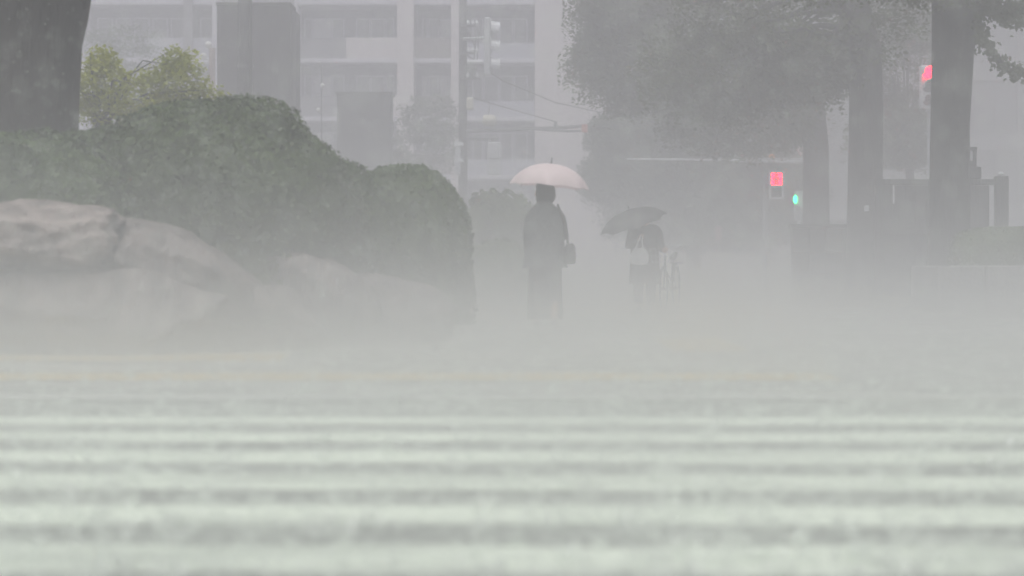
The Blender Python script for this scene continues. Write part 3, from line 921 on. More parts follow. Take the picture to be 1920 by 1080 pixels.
# yellow-green tree behind the shrubs at left
d = 26.0
q = W(205, 215, d)
tree('yellow_green_tree', 'small yellow-green tree between the dark trunk and the tall tower', (q.x, d, 0.026),
     [(q.x, d, 0.026), (q.x + .05, d, 1.3), (q.x - .03, d, 2.1), (q.x - .18, d, 2.6)], [0.10, 0.085, 0.07, 0.045],
     [(tuple(W(a, b, d)), (r_ / 148, r_ / 140, h_ / 148)) for a, b, r_, h_ in ((205, 155, 62, 42), (335, 150, 50, 36), (265, 170, 72, 34), (335, 112, 30, 24), (192, 112, 20, 24),
      (165, 170, 40, 40), (385, 180, 34, 26), (215, 195, 60, 20), (310, 195, 60, 18))],
     M['yellowleaf'], M['bark_b'], 40, 26, 0.062, 37, None, 0.19, 2, 'tree', 0.9)
d = 68.0
q = W(245, 300, d)
tree('slender_tree', 'faint pale green slender tree against the left balconies', (q.x, d, 0),
     [(q.x, d, 0), (q.x, d, 3), (q.x, d, 6.5)], [0.12, 0.10, 0.05],
     [(tuple(W(248, 75, d)), (0.75, .8, .55)), (tuple(W(240, 115, d)), (1.3, 1.1, .6)), (tuple(W(190, 85, d)), (0.4, .5, .6)), (tuple(W(240, 160, d)), (1.5, 1.2, .8))], M['paleleaf'], M['bark_b'], 45, 18, 0.12, 41, None, 0.30, 4)
d = 76.0
q = W(805, 330, d)
tree('misty_tree', 'faint grey-green round tree just left of the utility pole', (q.x, d, 0.026),
     [(q.x, d, 0.026), (q.x, d, 2.5), (q.x, d, 4.5)], [0.16, 0.13, 0.08],
     [(tuple(W(810, 225, d)), (1.15, 1.2, .95)), (tuple(W(790, 285, d)), (1.7, 1.4, .9))], M['midleaf'], M['bark_b'], 90, 24, 0.14, 43, None, 0.32, 5)
d = 70.0
q = W(700, 330, d)
tree('misty_tree', 'low hazy tree below the box-like tower', (q.x, d, 0),
     [(q.x, d, 0.0), (q.x, d, 1.5), (q.x, d, 2.8)], [0.12, 0.10, 0.06],
     [(tuple(W(700, 320, d)), (1.6, 1.2, .8)), (tuple(W(745, 330, d)), (1.2, 1.2, .7))], M['midleaf'], M['bark_b'], 80, 22, 0.14, 47, None, 0.32, 4)

# row of street trees at right
G = 'street trees along the right pavement'
d = 31.0
tx = XP(1780, d)
t1 = tree('street_tree', 'nearest street tree at right with thick straight trunk and drooping leafy branch', (tx, d, 0.026),
     [(tx + .0, d, 0.026), (tx, d, .4), (tx, d, 1.4), (tx + .01, d, 2.8), (tx + .05, d, 3.8), (tx + .1, d, 4.6), (tx + .15, d, 5.6)], [0.42, 0.34, 0.31, 0.29, 0.31, 0.36, 0.22],
     [((tx - 1.0, d - .1, 6.0), (2.5, 1.6, 1.45)), ((tx + 1.5, d, 6.1), (1.6, 1.4, 1.35)), ((tx - .4, d - .9, 5.2), (1.2, .7, .6))], M['darkleaf'], M['bark_b'], 130, 120, 0.085, 53, G, 0.46, 7, 'tree', 0.25)
br = [W(1822, 65, d), W(1850, 82, d), W(1872, 110, d), W(1890, 128, d), W(1915, 142, d)]
lb = MB().tube([Vector((tx + .15, d, 4.45)), W(1815, 25, d)] + br, [0.10, .09, .07, .06, .045, .03, .015], 7)
obj('limb', lb, M['bark_b'], t1, True)
fb = MB()
rnd = random.Random(5)
for a, b in zip(br, br[1:]):
    for k in range(90):
        p = a.lerp(b, rnd.random()) + Vector((rnd.gauss(0, .05), rnd.gauss(0, .15), rnd.gauss(-.03, .06)))
        fb.leaf(p, (rnd.gauss(0, 1), rnd.gauss(-.6, 1), rnd.gauss(.3, 1)), rnd.uniform(.06, .12), rnd)
for (qx, qy, rx, rz, n) in ((1850, 15, 34, 24, 360), (1890, 22, 34, 26, 420), (1915, 30, 14, 22, 200), (1832, 45, 10, 32, 220), (1910, 132, 12, 10, 60), (1842, 68, 14, 14, 120)):
    for k in range(n):
        p = W(qx + rnd.gauss(0, rx * .5), qy + rnd.gauss(0, rz * .5), d + rnd.gauss(0, .3))
        fb.leaf(p, (rnd.gauss(0, 1), rnd.gauss(-.6, 1), rnd.gauss(.3, 1)), rnd.uniform(.06, .12), rnd)
obj('branch_foliage', fb, M['darkleaf'], t1)

d = 38.0
tx = XP(1622, d)
t2 = tree('street_tree', 'second street tree from the right with a broad straight trunk', (tx, d, 0.026),
     [(tx, d, 0.026), (tx, d, .4), (tx, d, 2.0), (tx + .02, d, 3.6), (tx, d, 4.6), (tx - .2, d, 5.8)], [0.44, 0.36, 0.32, 0.31, 0.30, 0.2],
     [((tx - 1.3, d, 5.6), (2.4, 1.8, 1.5)), ((tx - 1.1, d + .6, 4.4), (0.9, 1.0, .6)), ((tx - 2.6, d, 4.3), (1.4, 1.2, .9))], M['darkleaf'], M['bark_b'], 130, 120, 0.095, 59, G, 0.48, 7, 'tree', 0.25)
obj('name_tag', MB().box(XP(1621, 37.6), XP(1629, 37.6), 37.60, 37.64, ZP(396, 37.6), ZP(385, 37.6)), M['white'], t2)
d = 45.0
tx = XP(1530, d)
tree('street_tree', 'third street tree, slimmer trunk beside the green signal', (tx, d, 0.026),
     [(tx, d, 0.026), (tx, d, .4), (tx, d, 2.0), (tx, d, 3.2), (tx - .1, d, 4.4), (tx - .4, d, 5.6)], [0.40, 0.31, 0.29, 0.28, 0.26, 0.16],
     [((tx - 2.4, d, 5.5), (2.6, 1.8, 1.5)), ((tx - 3.9, d - .2, 4.9), (1.35, 1.2, .9)), ((tx - 4.2, d, 6.2), (1.1, 1.0, .9)), ((tx - 1.6, d, 3.8), (1.6, 1.3, .7))], M['darkleaf'], M['bark_b'], 135, 120, 0.10, 61, G, 0.48, 7, 'tree', 0.25)
d = 63.0
tx = XP(1300, d)
tree('street_tree', 'faint far street tree with low foliage behind the pale mast arm', (tx, d, 0),
     [(tx, d, 0), (tx, d, 1.5), (tx, d, 3.0), (tx + .1, d, 4)], [0.25, 0.2, 0.18, 0.12],
     [((XP(1240, d), d, ZP(270, d)), (1.9, 1.5, 1.1)), ((XP(1165, d), d, ZP(255, d)), (.8, .9, .6)), ((XP(1150, d), d, ZP(330, d)), (.7, .9, .7)), ((XP(1380, d), d + .4, ZP(290, d)), (2.1, 1.6, 1.6)), ((XP(1290, d), d, ZP(350, d)), (2.1, 1.3, .9)), ((XP(1440, d), d, ZP(350, d)), (1.5, 1.3, 1.1)), ((XP(1230, d), d, ZP(405, d)), (1.5, 1.2, .9)), ((XP(1330, d), d - .3, ZP(410, d)), (1.6, 1.2, .9)), ((XP(1430, d), d, ZP(405, d)), (1.5, 1.2, .9))], M['midleaf'], M['bark_b'], 150, 90, 0.13, 67, G, 0.55, 6, 'tree', 0.25)
d = 50.0
tx = XP(1690, d)
tree('street_tree', 'drooping misty tree seen between the two thick right trunks', (tx, d, 0.026),
     [(tx + .3, d, 0.026), (tx + .3, d, 1.5), (tx + .2, d, 3.0), (tx, d, 4)], [0.14, 0.12, 0.1, 0.08],
     [((XP(1695, d), d, ZP(225, d)), (0.7, .8, .8)), ((XP(1650, d), d, ZP(240, d)), (0.7, .8, .9)), ((XP(1700, d), d, ZP(280, d)), (0.35, .5, .30)), ((XP(1690, d), d, ZP(95, d)), (1.1, .9, 1.1)), ((XP(1640, d), d, ZP(60, d)), (1.0, .9, 1.2)), ((XP(1730, d), d, ZP(40, d)), (0.9, .9, .7))], M['darkleaf'], M['bark_b'], 70, 60, 0.10, 71, G, 0.34, 4, 'tree', 0.5)

# ------------------------------------------------------------------ notice board, wall, planter at right
D = 36.0
nb = thing('notice_board', 'dark timber notice structure of upright boards behind the nearest street trunk', 'notice board', (XP(1765, D), D, 0))
zb, zt = 0.026, ZP(336, D)
obj('post', MB().box(XP(1640, D), XP(1655, D), D - .08, D + .06, zb, ZP(333, D), .01), M['timber'], nb)
obj('post', MB().box(XP(1866, D), XP(1889, D), D - .1, D + .1, zb, ZP(330, D), .012), M['timber'], nb)
obj('top_rail', MB().box(XP(1655, D) + .002, XP(1866, D) - .002, D - .06, D + .04, ZP(347, D), zt, .01), M['timber'], nb)
xs = XP(1656, D)
edges = [1656.5, 1673, 1678, 1697, 1716, 1735, 1754, 1773, 1792, 1811, 1830, 1854]
spans = [(1656.5, 1673.5), (1677.5, 1697), (1697.4, 1716), (1716.4, 1735), (1735.4, 1754), (1754.4, 1773), (1773.4, 1792), (1792.4, 1811), (1811.4, 1830), (1830.4, 1854.5)]
for i, (a, b) in enumerate(spans):
    dy = R.uniform(-.008, .008)
    obj('board', MB().box(XP(a, D), XP(b, D), D - .02 + dy, D + .02 + dy, zb + .1, ZP(347.5, D), .004), M['timber'], nb)
obj('board', MB().box(XP(1673.7, D), XP(1677.3, D), D - .015, D + .015, zb + .1, ZP(382, D)), M['timber'], nb)
obj('lower_rail', MB().box(XP(1655, D) + .002, XP(1866, D) - .002, D - .065, D - .032, ZP(440, D), ZP(430, D), .008), M['timber'], nb)
obj('finial', MB().ball(W(1877, 326, D), (.05, .05, .04), 8, 6), M['white'], nb)
ln = thing('lantern', 'small dark open lantern standing on the notice board beside the trunk', 'lantern', (XP(1822, D), D, zt))
obj('base', MB().box(XP(1806, D), XP(1838, D), D - .1, D + .04, zt + .003, ZP(313, D), .01), M['darkmetal'], ln)
lx0, lx1, lz0, lz1 = XP(1810, D), XP(1829, D), ZP(313, D) + .003, ZP(276, D)
fm = MB()
for (a, b) in ((lx0, lx0 + .05), (lx1 - .05, lx1)):
    fm.box(a, b, D - .09, D + .03, lz0, lz1 - .06)
fm.box(lx0 - .01, lx1 + .01, D - .1, D + .04, lz1 - .057, lz1)
fm.box(lx0 + .052, lx1 - .052, D - .09, D + .03, lz0, lz0 + .10)
obj('frame', fm, M['darkmetal'], ln)
obj('glass', MB().box(lx0 + .055, lx1 - .055, D - .05, D - .01, lz0 + .11, lz1 - .08), M['white'], ln)

D = 40.0
dw = thing('low_wall', 'low dark stone wall running left of the notice board behind the trunks', 'wall', (XP(1565, D), D, 0))
zt = ZP(420, D)
nx = 5
for r_ in range(3):
    for i in range(nx):
        a = 1487 + (1640 - 1487) * (i + (0.5 if r_ % 2 else 0) * 0) / nx
        b = 1487 + (1640 - 1487) * (i + 1) / nx
        h = (zt - .1) / 3
        obj('stone', MB().box(XP(a, D) + .004, XP(b, D) - .004, D + R.uniform(0, .02), D + .35, .026 + h * r_, .026 + h * (r_ + 1) - .008, .015), M['darkstone'], dw)
obj('coping', MB().box(XP(1484, D), XP(1640, D), D - .03, D + .38, zt - .07, zt, .012), M['darkstone'], dw)

D = 28.6
pw = thing('stone_planter', 'grey stone planter edge under the trimmed hedge at right', 'planter', (XP(1850, D), D, 0))
zt = ZP(497, D)
for i, (a, b) in enumerate(((1757, 1847), (1850, 1940), (1943, 2030))):
    obj('planter_block', MB().box(XP(a, D), XP(b, D), D, D + .3, .026, zt - R.uniform(0, .02), .02), M['stone'], pw)
obj('planter_soil', MB().box(XP(1762, D), XP(2030, D), D + .303, D + 1.9, .026, zt - .08), M['soil'], pw)
obj('planter_block', MB().box(XP(1757, D), XP(1757, D) + .2, D + .31, D + 1.9, .026, zt - .01, .02), M['stone'], pw)

# ------------------------------------------------------------------ umbrellas and people
def umbrella(label, top, dia, rise, tilt_x, tilt_y, hand, cloth, m_shaft):
    """top: apex of the canopy; tilted about x and y; shaft runs from the tip to the hand"""
    root = thing('umbrella', label, 'umbrella', tuple(top))
    rot = Matrix.Rotation(tilt_y, 3, 'Y') @ Matrix.Rotation(tilt_x, 3, 'X')
    T = Vector(top)
    def tr(x, y, z): return T + rot @ Vector((x, y, z))
    n, m = 8, 9
    sub = 6
    def prof(s): return (dia / 2 * sin(s * 1.25) / sin(1.25), -rise * (1 - cos(s * 1.25)) / (1 - cos(1.25)))
    N = n * sub
    outer, inner = [], []
    for j in range(1, m + 1):
        s = j / m
        rr, zz = prof(s)
        ro, ri = [], []
        for k in range(N):
            a = 2 * pi * k / N
            ph = (k % sub) / sub
            sc = 1 - 0.10 * sin(pi * ph) * s ** 2          # cloth pulled in between the ribs
            up = 0.018 * sin(pi * ph) * s * dia
            ro.append(tr(rr * sc * cos(a), rr * sc * sin(a), zz + up))
            ri.append(tr(rr * sc * cos(a) * .992, rr * sc * sin(a) * .992, zz + up - .004))
        outer.append(ro)
        inner.append(ri)
    mb = MB()
    vs = [tr(0, 0, 0)] + [p for r_ in outer for p in r_]
    fs = [(0, 1 + k, 1 + (k + 1) % N) for k in range(N)]
    for j in range(m - 1):
        for k in range(N):
            a = 1 + j * N + k
            b = 1 + j * N + (k + 1) % N
            fs.append((a, a + N, b + N, b))
    mb.add(vs, fs)
    canopy = obj('canopy', mb, cloth, root, True)
    for k in range(n):
        a = 2 * pi * k / n
        pts = []
        for j in range(0, 7):
            rr, zz = prof(j / 6 * 1.0)
            pts.append(tr(rr * cos(a) * 1.005, rr * sin(a) * 1.005, zz - .012))
        obj('rib', MB().tube(pts, 0.0035, 5), m_shaft, root)
    obj('ferrule', MB().tube([tr(0, 0, 0), tr(0, 0, .07)], [.008, .005], 8), m_shaft, root)
    h = Vector(hand)
    obj('shaft', MB().tube([tr(0, 0, -.003), h], 0.006, 8), m_shaft, root)
    dn = (h - T).normalized()
    e = h + dn * .13
    obj('handle', MB().tube([h - dn * .02, h + dn * .09, e, e + Vector((.02, -.01, -.025)), e + Vector((.05, -.015, -.02)), e + Vector((.062, -.02, .015))], 0.013, 8), m_shaft, root, True)
    return root

def hand_shape(mb, wrist, palm_dir, up, sgn, grip=True):
    """palm, four unequal bent fingers and a thumb, as tubes that merge on remeshing"""
    w = Vector(wrist)
    f = Vector(palm_dir).normalized()
    u = Vector(up)
    u = (u - f * u.dot(f)).normalized()
    s = f.cross(u) * sgn
    mb.tube([w, w + f * .04, w + f * .085], [.026, .038, .034], 10, True, 0.6)
    for i, L in enumerate((.068, .076, .070, .055)):
        off = u * (.027 - .018 * i)
        b = w + f * .075 + off
        if grip:
            p1 = b + f * L * .35 + s * .004
            p2 = p1 + f * L * .1 + s * L * .42
            p3 = p2 - f * L * .28 + s * L * .12
        else:
            p1 = b + f * L * .45
            p2 = p1 + f * L * .33 + s * L * .12
            p3 = p2 + f * L * .2 + s * L * .18
        mb.tube([w + f * .05 + off * .8, b, p1, p2, p3], [.0095, .0095, .0088, .008, .0065], 7)
    tb = w + f * .03 + u * .03
    mb.tube([w + f * .02 + u * .012, tb + u * .012, tb + u * .022 + f * .03 + s * .015, tb + u * .018 + f * .05 + s * .035], [.012, .012, .0105, .008], 7)

def ellipse(cx, cy, z, rx, ry, n=28, wave=0.0, ph=0.0, k=6):
    return [(cx + rx * (1 + wave * sin(k * a + ph)) * cos(a), cy + ry * (1 + wave * sin(k * a + ph)) * sin(a), z) for a in [2 * pi * i / n for i in range(n)]]

def body(root, mb, skin):
    o = obj('body', mb, skin, root, True)
    md = o.modifiers.new('surface', 'REMESH')
    md.mode = 'VOXEL'
    md.voxel_size = 0.0075
    md.use_smooth_shade = True
    sm = o.modifiers.new('smooth', 'SMOOTH')
    sm.factor = 0.5
    sm.iterations = 4
    return o

# --- walker with the pink umbrella, seen from behind, head turned a little to the left
D = 22.0
bx_, by_, bz_ = XP(1022, D), D, 0.026
wk = thing('person', 'walker in a dark coat seen from behind under the pale pink umbrella', 'person', (bx_, by_, bz_))
def wp(x, y, z): return Vector((bx_ + x, by_ + y, bz_ + z))
B = MB()
# feet apart in mid-stride: left foot ahead (away from the camera), right foot behind
LF = [wp(-.10, .02, .84), wp(-.095, .10, .46), wp(-.09, .17, .09)]
RF = [wp(.09, .00, .84), wp(.095, .03, .46), wp(.095, -.20, .12)]
for a in (LF, RF):
    B.tube([a[0], a[0].lerp(a[1], .5), a[1], a[1].lerp(a[2], .35), a[2]], [.085, .072, .054, .052, .036], 12)
B.tube([LF[2], LF[2] + Vector((0, .03, -.055)), LF[2] + Vector((-.01, .14, -.065))], [.036, .038, .022], 8)
B.tube([RF[2], RF[2] + Vector((0, .035, -.045)), RF[2] + Vector((.01, .13, -.09))], [.036, .038, .022], 8)
B.loft([ellipse(bx_, by_, bz_ + z, rx, ry) for z, rx, ry in ((.78, .15, .11), (.88, .175, .125), (1.02, .14, .10), (1.16, .155, .105), (1.26, .165, .10), (1.32, .10, .075), (1.345, .055, .055))])
B.tube([wp(-.005, 0, 1.30), wp(-.012, .012, 1.42)], [.052, .048], 12)
hx, hy, hz_ = -.018, .022, 1.455
B.ball(wp(hx, hy, hz_), (.076, .092, .112), 20, 14)
fd = Vector((-.80, .60, 0)).normalized()          # the way she looks
sd = Vector((-fd.y, fd.x, 0))
H0 = wp(hx, hy, hz_)
B.tube([H0 + fd * .075 + Vector((0, 0, .015)), H0 + fd * .105 + Vector((0, 0, -.02)), H0 + fd * .085 + Vector((0, 0, -.032))], [.010, .015, .012], 8)
B.ball(H0 + fd * .055 + Vector((0, 0, -.085)), (.032, .032, .028), 10, 8)
for s in (-1, 1):
    B.ball(H0 + fd * .078 + sd * .032 * s + Vector((0, 0, .012)), (.012, .012, .008), 8, 6)
    B.ball(H0 + sd * .076 * s - fd * .005 + Vector((0, 0, -.01)), (.014, .014, .03), 8, 6)
B.tube([H0 + fd * .084 + sd * .022 + Vector((0, 0, -.055)), H0 + fd * .09 + Vector((0, 0, -.055)), H0 + fd * .084 - sd * .022 + Vector((0, 0, -.055))], [.006, .009, .006], 6)
# arms: right arm raised in front to hold the shaft, left arm hanging slightly forward
RA = [wp(.152, 0, 1.225), wp(.195, .06, 1.00), wp(.10, .24, 1.08)]
LA = [wp(-.152, 0, 1.225), wp(-.178, -.01, 0.98), wp(-.165, .10, .80)]
for a in (RA, LA):
    B.tube([a[0], a[0].lerp(a[1], .5), a[1], a[1].lerp(a[2], .5), a[2]], [.050, .044, .038, .034, .026], 10)
hand_shape(B, RA[2], (RA[2] - RA[1]).normalized() + Vector((-.1, 0, .3)), (0, 0, 1), -1)
hand_shape(B, LA[2], (LA[2] - LA[1]).normalized() + Vector((0, 0, -.6)), (0, 1, 0), 1, False)
body(wk, B, M['skin'])
C = MB()
C.loft([ellipse(bx_ + ox, by_, bz_ + z, rx, ry, 36, wv, z * 5, 7) for z, rx, ry, wv, ox in
        ((.655, .238, .18, .045, .0), (.72, .226, .17, .035, 0), (.80, .212, .16, .02, 0), (.92, .208, .155, .012, 0), (1.04, .205, .15, .01, 0), (1.13, .207, .148, .0, 0), (1.20, .20, .14, .0, 0), (1.255, .178, .125, 0, -.002), (1.295, .138, .105, 0, -.006), (1.335, .095, .085, 0, -.01), (1.37, .068, .07, 0, -.01))], False)
coat = obj('coat', C, M['coat'], wk, True)
for a, nm in ((RA, 'sleeve'), (LA, 'sleeve')):
    sgn_ = 1 if a[0].x > bx_ else -1
    obj(nm, MB().tube([a[0] + Vector((-.08 * sgn_, 0, .05)), a[0] + Vector((-.03 * sgn_, 0, .025)), a[0].lerp(a[1], .2), a[0].lerp(a[1], .5), a[1], a[1].lerp(a[2], .5), a[1].lerp(a[2], .93)], [.035, .052, .062, .062, .058, .052, .045], 14), M['coat'], coat, True)
obj('collar', MB().loft([ellipse(bx_ - .008, by_, bz_ + z, r_, r_ * 1.02, 24) for z, r_ in ((1.33, .082), (1.355, .08), (1.385, .072), (1.386, .064), (1.35, .062))], False), M['coat'], coat, True)
obj('skirt', MB().loft([ellipse(bx_, by_ - .0, bz_ + z, rx, ry, 42, wv, z * 3, 8) for z, rx, ry, wv in
    ((.10, .185, .18, .06), (.26, .18, .17, .06), (.40, .176, .165, .05), (.56, .175, .155, .03), (.72, .175, .145, .015), (.86, .175, .135, 0), (.95, .15, .11, 0))], False), M['trousers'], wk, True)
for a, dz in ((LF, -.055), (RF, -.06)):
    p = a[2]
    obj('shoe', MB().tube([p + Vector((0, -.06, dz + .01)), p + Vector((0, 0, dz + .012)), p + Vector((0, .09, dz + (.0 if a is LF else -.01))), p + Vector((0, .16, dz - (.01 if a is LF else .03)))], [.032, .044, .042, .024], 12), M['shoe'], wk, True)
Hh = MB()
Hh.ball(H0 - fd * .018 + Vector((0, 0, .014)), (.112, .116, .124), 22, 16)
rg = []
for z, r1 in ((.03, .110), (-.03, .114), (-.07, .106), (-.10, .084), (-.12, .056)):
    rg.append([H0 - fd * .022 + Vector((r1 * cos(a), r1 * sin(a), z + .006 * sin(5 * a))) for a in [2 * pi * i / 24 for i in range(24)]])
Hh.loft(rg)
# keep the face clear
keep = []
face_c = H0 + fd * .11
hair = obj('hair', Hh, M['hair'], wk, True)
bmh = bmesh.new()
bmh.from_mesh(hair.data)
off = Vector(wk.location)
kill = [v for v in bmh.verts if ((v.co + off) - H0).dot(fd) > .045 and (v.co + off).z < H0.z + .055]
bmesh.ops.delete(bmh, geom=kill, context='VERTS')
bmh.to_mesh(hair.data)
bmh.free()

um_hand = RA[2] + Vector((-.02, .075, .035))
umbrella('pale pink open umbrella held over the walker in the dark coat', W(1034, 307, 22.15), 0.86, 0.25, radians(0), radians(5), um_hand, M['pinkcloth'], M['greymetal'])
# shoulder bag
hb = thing('handbag', 'dark handbag hanging at the right hip of the walker', 'bag', tuple(wp(.27, -.03, .70)))
bc = wp(.262, -.02, .82)
obj('bag_body', MB().loft([[(bc.x + sx * w_, bc.y + sy * dp, bc.z + z) for sx, sy in ((-1, -1), (-.4, -1.15), (.4, -1.15), (1, -1), (1.1, 0), (1, 1), (.4, 1.15), (-.4, 1.15), (-1, 1), (-1.1, 0))]
     for z, w_, dp in ((-.125, .045, .12), (-.10, .058, .14), (-.02, .062, .145), (.06, .050, .13), (.095, .032, .11))]), M['leather'], hb, True)
obj('strap', MB().tube([bc + Vector((-.02, -.10, .085)), wp(.235, -.09, 1.00), wp(.195, -.10, 1.16), wp(.135, .0, 1.325), wp(.195, .09, 1.16), wp(.235, .06, 1.00), bc + Vector((-.02, .10, .085))], 0.011, 7), M['leather'], hb)

# --- second walker, bent under a dark umbrella, facing the camera, pushing a bicycle
D = 29.5
bx_, by_, bz_ = XP(1209, D), D, 0.026
w2 = thing('person', 'stooped walker in dark clothes under the black umbrella', 'person', (bx_, by_, bz_))
B = MB()
LF = [wp(-.09, .02, .78), wp(-.095, -.10, .44), wp(-.10, -.10, .09)]
RF = [wp(.09, .02, .78), wp(.09, .03, .43), wp(.10, .22, .12)]
for a in (LF, RF):
    B.tube([a[0], a[0].lerp(a[1], .5), a[1], a[1].lerp(a[2], .35), a[2]], [.085, .072, .054, .052, .036], 12)
    B.tube([a[2], a[2] + Vector((0, -.03, -.055)), a[2] + Vector((0, -.14, -.068))], [.036, .038, .022], 8)
B.loft([ellipse(bx_, by_ + oy, bz_ + z, rx, ry) for z, rx, ry, oy in ((.72, .15, .11, .03), (.84, .17, .12, .02), (.96, .15, .11, 0), (1.08, .17, .11, -.04), (1.17, .175, .105, -.08), (1.22, .11, .08, -.10), (1.24, .06, .06, -.11))])
B.tube([wp(0, -.10, 1.20), wp(.005, -.15, 1.29)], [.054, .05], 12)
H1 = wp(.005, -.175, 1.345)
B.ball(H1, (.076, .092, .108), 20, 14)
fd2 = Vector((-.15, -.97, -.2)).normalized()
B.tube([H1 + fd2 * .08 + Vector((0, 0, .02)), H1 + fd2 * .108 + Vector((0, 0, -.018)), H1 + fd2 * .085 + Vector((0, 0, -.03))], [.010, .015, .012], 8)
B.ball(H1 + fd2 * .055 + Vector((0, 0, -.082)), (.032, .032, .028), 10, 8)
for s in (-1, 1):
    B.ball(H1 + fd2 * .08 + Vector((.032 * s, 0, .014)), (.012, .012, .008), 8, 6)
    B.ball(H1 + Vector((.078 * s, 0, -.01)), (.014, .014, .03), 8, 6)
B.tube([H1 + fd2 * .086 + Vector((-.022, 0, -.054)), H1 + fd2 * .092 + Vector((0, 0, -.054)), H1 + fd2 * .086 + Vector((.022, 0, -.054))], [.006, .009, .006], 6)
RA = [wp(-.17, -.07, 1.17), wp(-.235, -.14, .95), wp(-.10, -.30, 1.03)]     # screen left: holds the umbrella
LA = [wp(.17, -.07, 1.17), wp(.215, -.10, .94), wp(.25, -.26, .885)]         # screen right: on the handlebar
for a in (RA, LA):
    B.tube([a[0], a[0].lerp(a[1], .5), a[1], a[1].lerp(a[2], .5), a[2]], [.050, .044, .038, .034, .026], 10)
hand_shape(B, RA[2], (RA[2] - RA[1]).normalized() + Vector((.1, 0, .3)), (0, 0, 1), 1)
hand_shape(B, LA[2], Vector((.1, -.9, -.1)), (0, 0, 1), -1)
body(w2, B, M['skin'])
C = MB()
C.loft([ellipse(bx_, by_ + oy, bz_ + z, rx, ry, 36, wv, z * 5, 7) for z, rx, ry, wv, oy in
        ((.40, .235, .18, .05, .03), (.55, .22, .165, .04, .03), (.66, .21, .158, .03, .03), (.76, .205, .155, .02, .02), (.88, .20, .148, .01, .01), (1.0, .205, .145, .0, -.02), (1.10, .212, .14, .0, -.05), (1.18, .20, .125, .0, -.08), (1.225, .14, .10, 0, -.10), (1.26, .075, .08, 0, -.12))], False)
jk = obj('jacket', C, M['jacket'], w2, True)
for a in (RA, LA):
    sgn_ = 1 if a[0].x > bx_ else -1
    obj('sleeve', MB().tube([a[0] + Vector((-.08 * sgn_, 0, .05)), a[0] + Vector((-.03 * sgn_, 0, .025)), a[0].lerp(a[1], .2), a[0].lerp(a[1], .5), a[1], a[1].lerp(a[2], .5), a[1].lerp(a[2], .93)], [.04, .062, .070, .066, .060, .054, .047], 14), M['jacket'], jk, True)
Tz = MB()
for a in (LF, RF):
    Tz.tube([a[0], a[0].lerp(a[1], .5), a[1], a[1].lerp(a[2], .5), a[1].lerp(a[2], .92)], [.100, .092, .080, .074, .07], 14)
obj('trousers', Tz, M['trousers'], w2, True)
for a in (LF, RF):
    p = a[2]
    obj('shoe', MB().tube([p + Vector((0, .06, -.045)), p + Vector((0, 0, -.043)), p + Vector((0, -.09, -.052)), p + Vector((0, -.16, -.062))], [.032, .044, .042, .024], 12), M['shoe'], w2, True)
Hh = MB()
Hh.ball(H1 - fd2 * .018 + Vector((0, 0, .016)), (.092, .102, .116), 22, 16)
hair = obj('hair', Hh, M['hair'], w2, True)
bmh = bmesh.new()
bmh.from_mesh(hair.data)
off = Vector(w2.location)
kill = [v for v in bmh.verts if ((v.co + off) - H1).dot(fd2) > .05 and (v.co + off).z < H1.z + .0]
bmesh.ops.delete(bmh, geom=kill, context='VERTS')
bmh.to_mesh(hair.data)
bmh.free()
um2 = RA[2] + Vector((.02, -.075, .035))
umbrella('black open umbrella tipped left over the stooped walker', W(1180, 394, 29.2), 0.98, 0.21, radians(9), radians(-18), um2, M['blackcloth'], M['darkmetal'])
# white carrier bag on the forearm
pb = thing('carrier_bag', 'white plastic carrier bag hanging in front of the stooped walker', 'bag', tuple(W(1200, 500, 29.12)))
q = W(1199, 480, 29.1)
rings = []
for z, w_, dp, wv in ((-.125, .07, .05, .1), (-.115, .10, .065, .1), (-.06, .138, .085, .06), (.02, .130, .08, .06), (.08, .095, .05, .1), (.115, .07, .035, .14)):
    rings.append([(q.x + w_ * (1 + wv * sin(5 * a + z * 30)) * cos(a), q.y + dp * (1 + wv * cos(4 * a)) * sin(a), q.z + z) for a in [2 * pi * i / 24 for i in range(24)]])
obj('bag_body', MB().loft(rings, False), M['plasticbag'], pb, True)
hw = W(1203, 441, 29.12)
for s in (-1, 1):
    obj('bag_handle', MB().tube([q + Vector((.05 * s, 0, .10)), q + Vector((.03 * s + .01, 0, .2)), hw + Vector((.008 * s, 0, 0))], [.022, .014, .010], 6, True, .4), M['plasticbag'], pb)
# bicycle
bk = thing('bicycle', 'dark bicycle pushed at the right side of the stooped walker', 'bicycle', (XP(1256, 30.0), 30.0, 0.026))
A = radians(74)
bxx, byy = XP(1256, 30.0), 30.0
def bp(u, z, s=0.0):      # u along the bicycle (front positive, towards the camera), s to the side
    return Vector((bxx - u * cos(A) * .9 + s * sin(A), byy - u * sin(A) - s * cos(A), 0.026 + z))
def wheel(u, nm):
    r_ = .31
    pts = [bp(u + r_ * cos(2 * pi * k / 28), r_ + .018 + r_ * sin(2 * pi * k / 28)) for k in range(29)]
    w_ = obj('wheel', MB().tube([bp(u, r_ + .018, -.05), bp(u, r_ + .018, .05)], .025, 10), M['greymetal'], bk)
    obj('tyre', MB().tube(pts, .018, 8, False), M['rubber'], w_, True)
    pts = [bp(u + (r_ - .025) * cos(2 * pi * k / 28), r_ + .018 + (r_ - .025) * sin(2 * pi * k / 28)) for k in range(29)]
    obj('rim', MB().tube(pts, .010, 6, False), M['greymetal'], w_, True)
    sb = MB()
    for k in range(14):
        a = 2 * pi * k / 14
        sb.tube([bp(u, r_ + .018, .03 * (-1) ** k), bp(u + (r_ - .02) * cos(a), r_ + .018 + (r_ - .02) * sin(a))], .0018, 4)
    obj('spokes', sb, M['greymetal'], w_)
wheel(.52, 'front')
wheel(-.52, 'rear')
fr = MB()
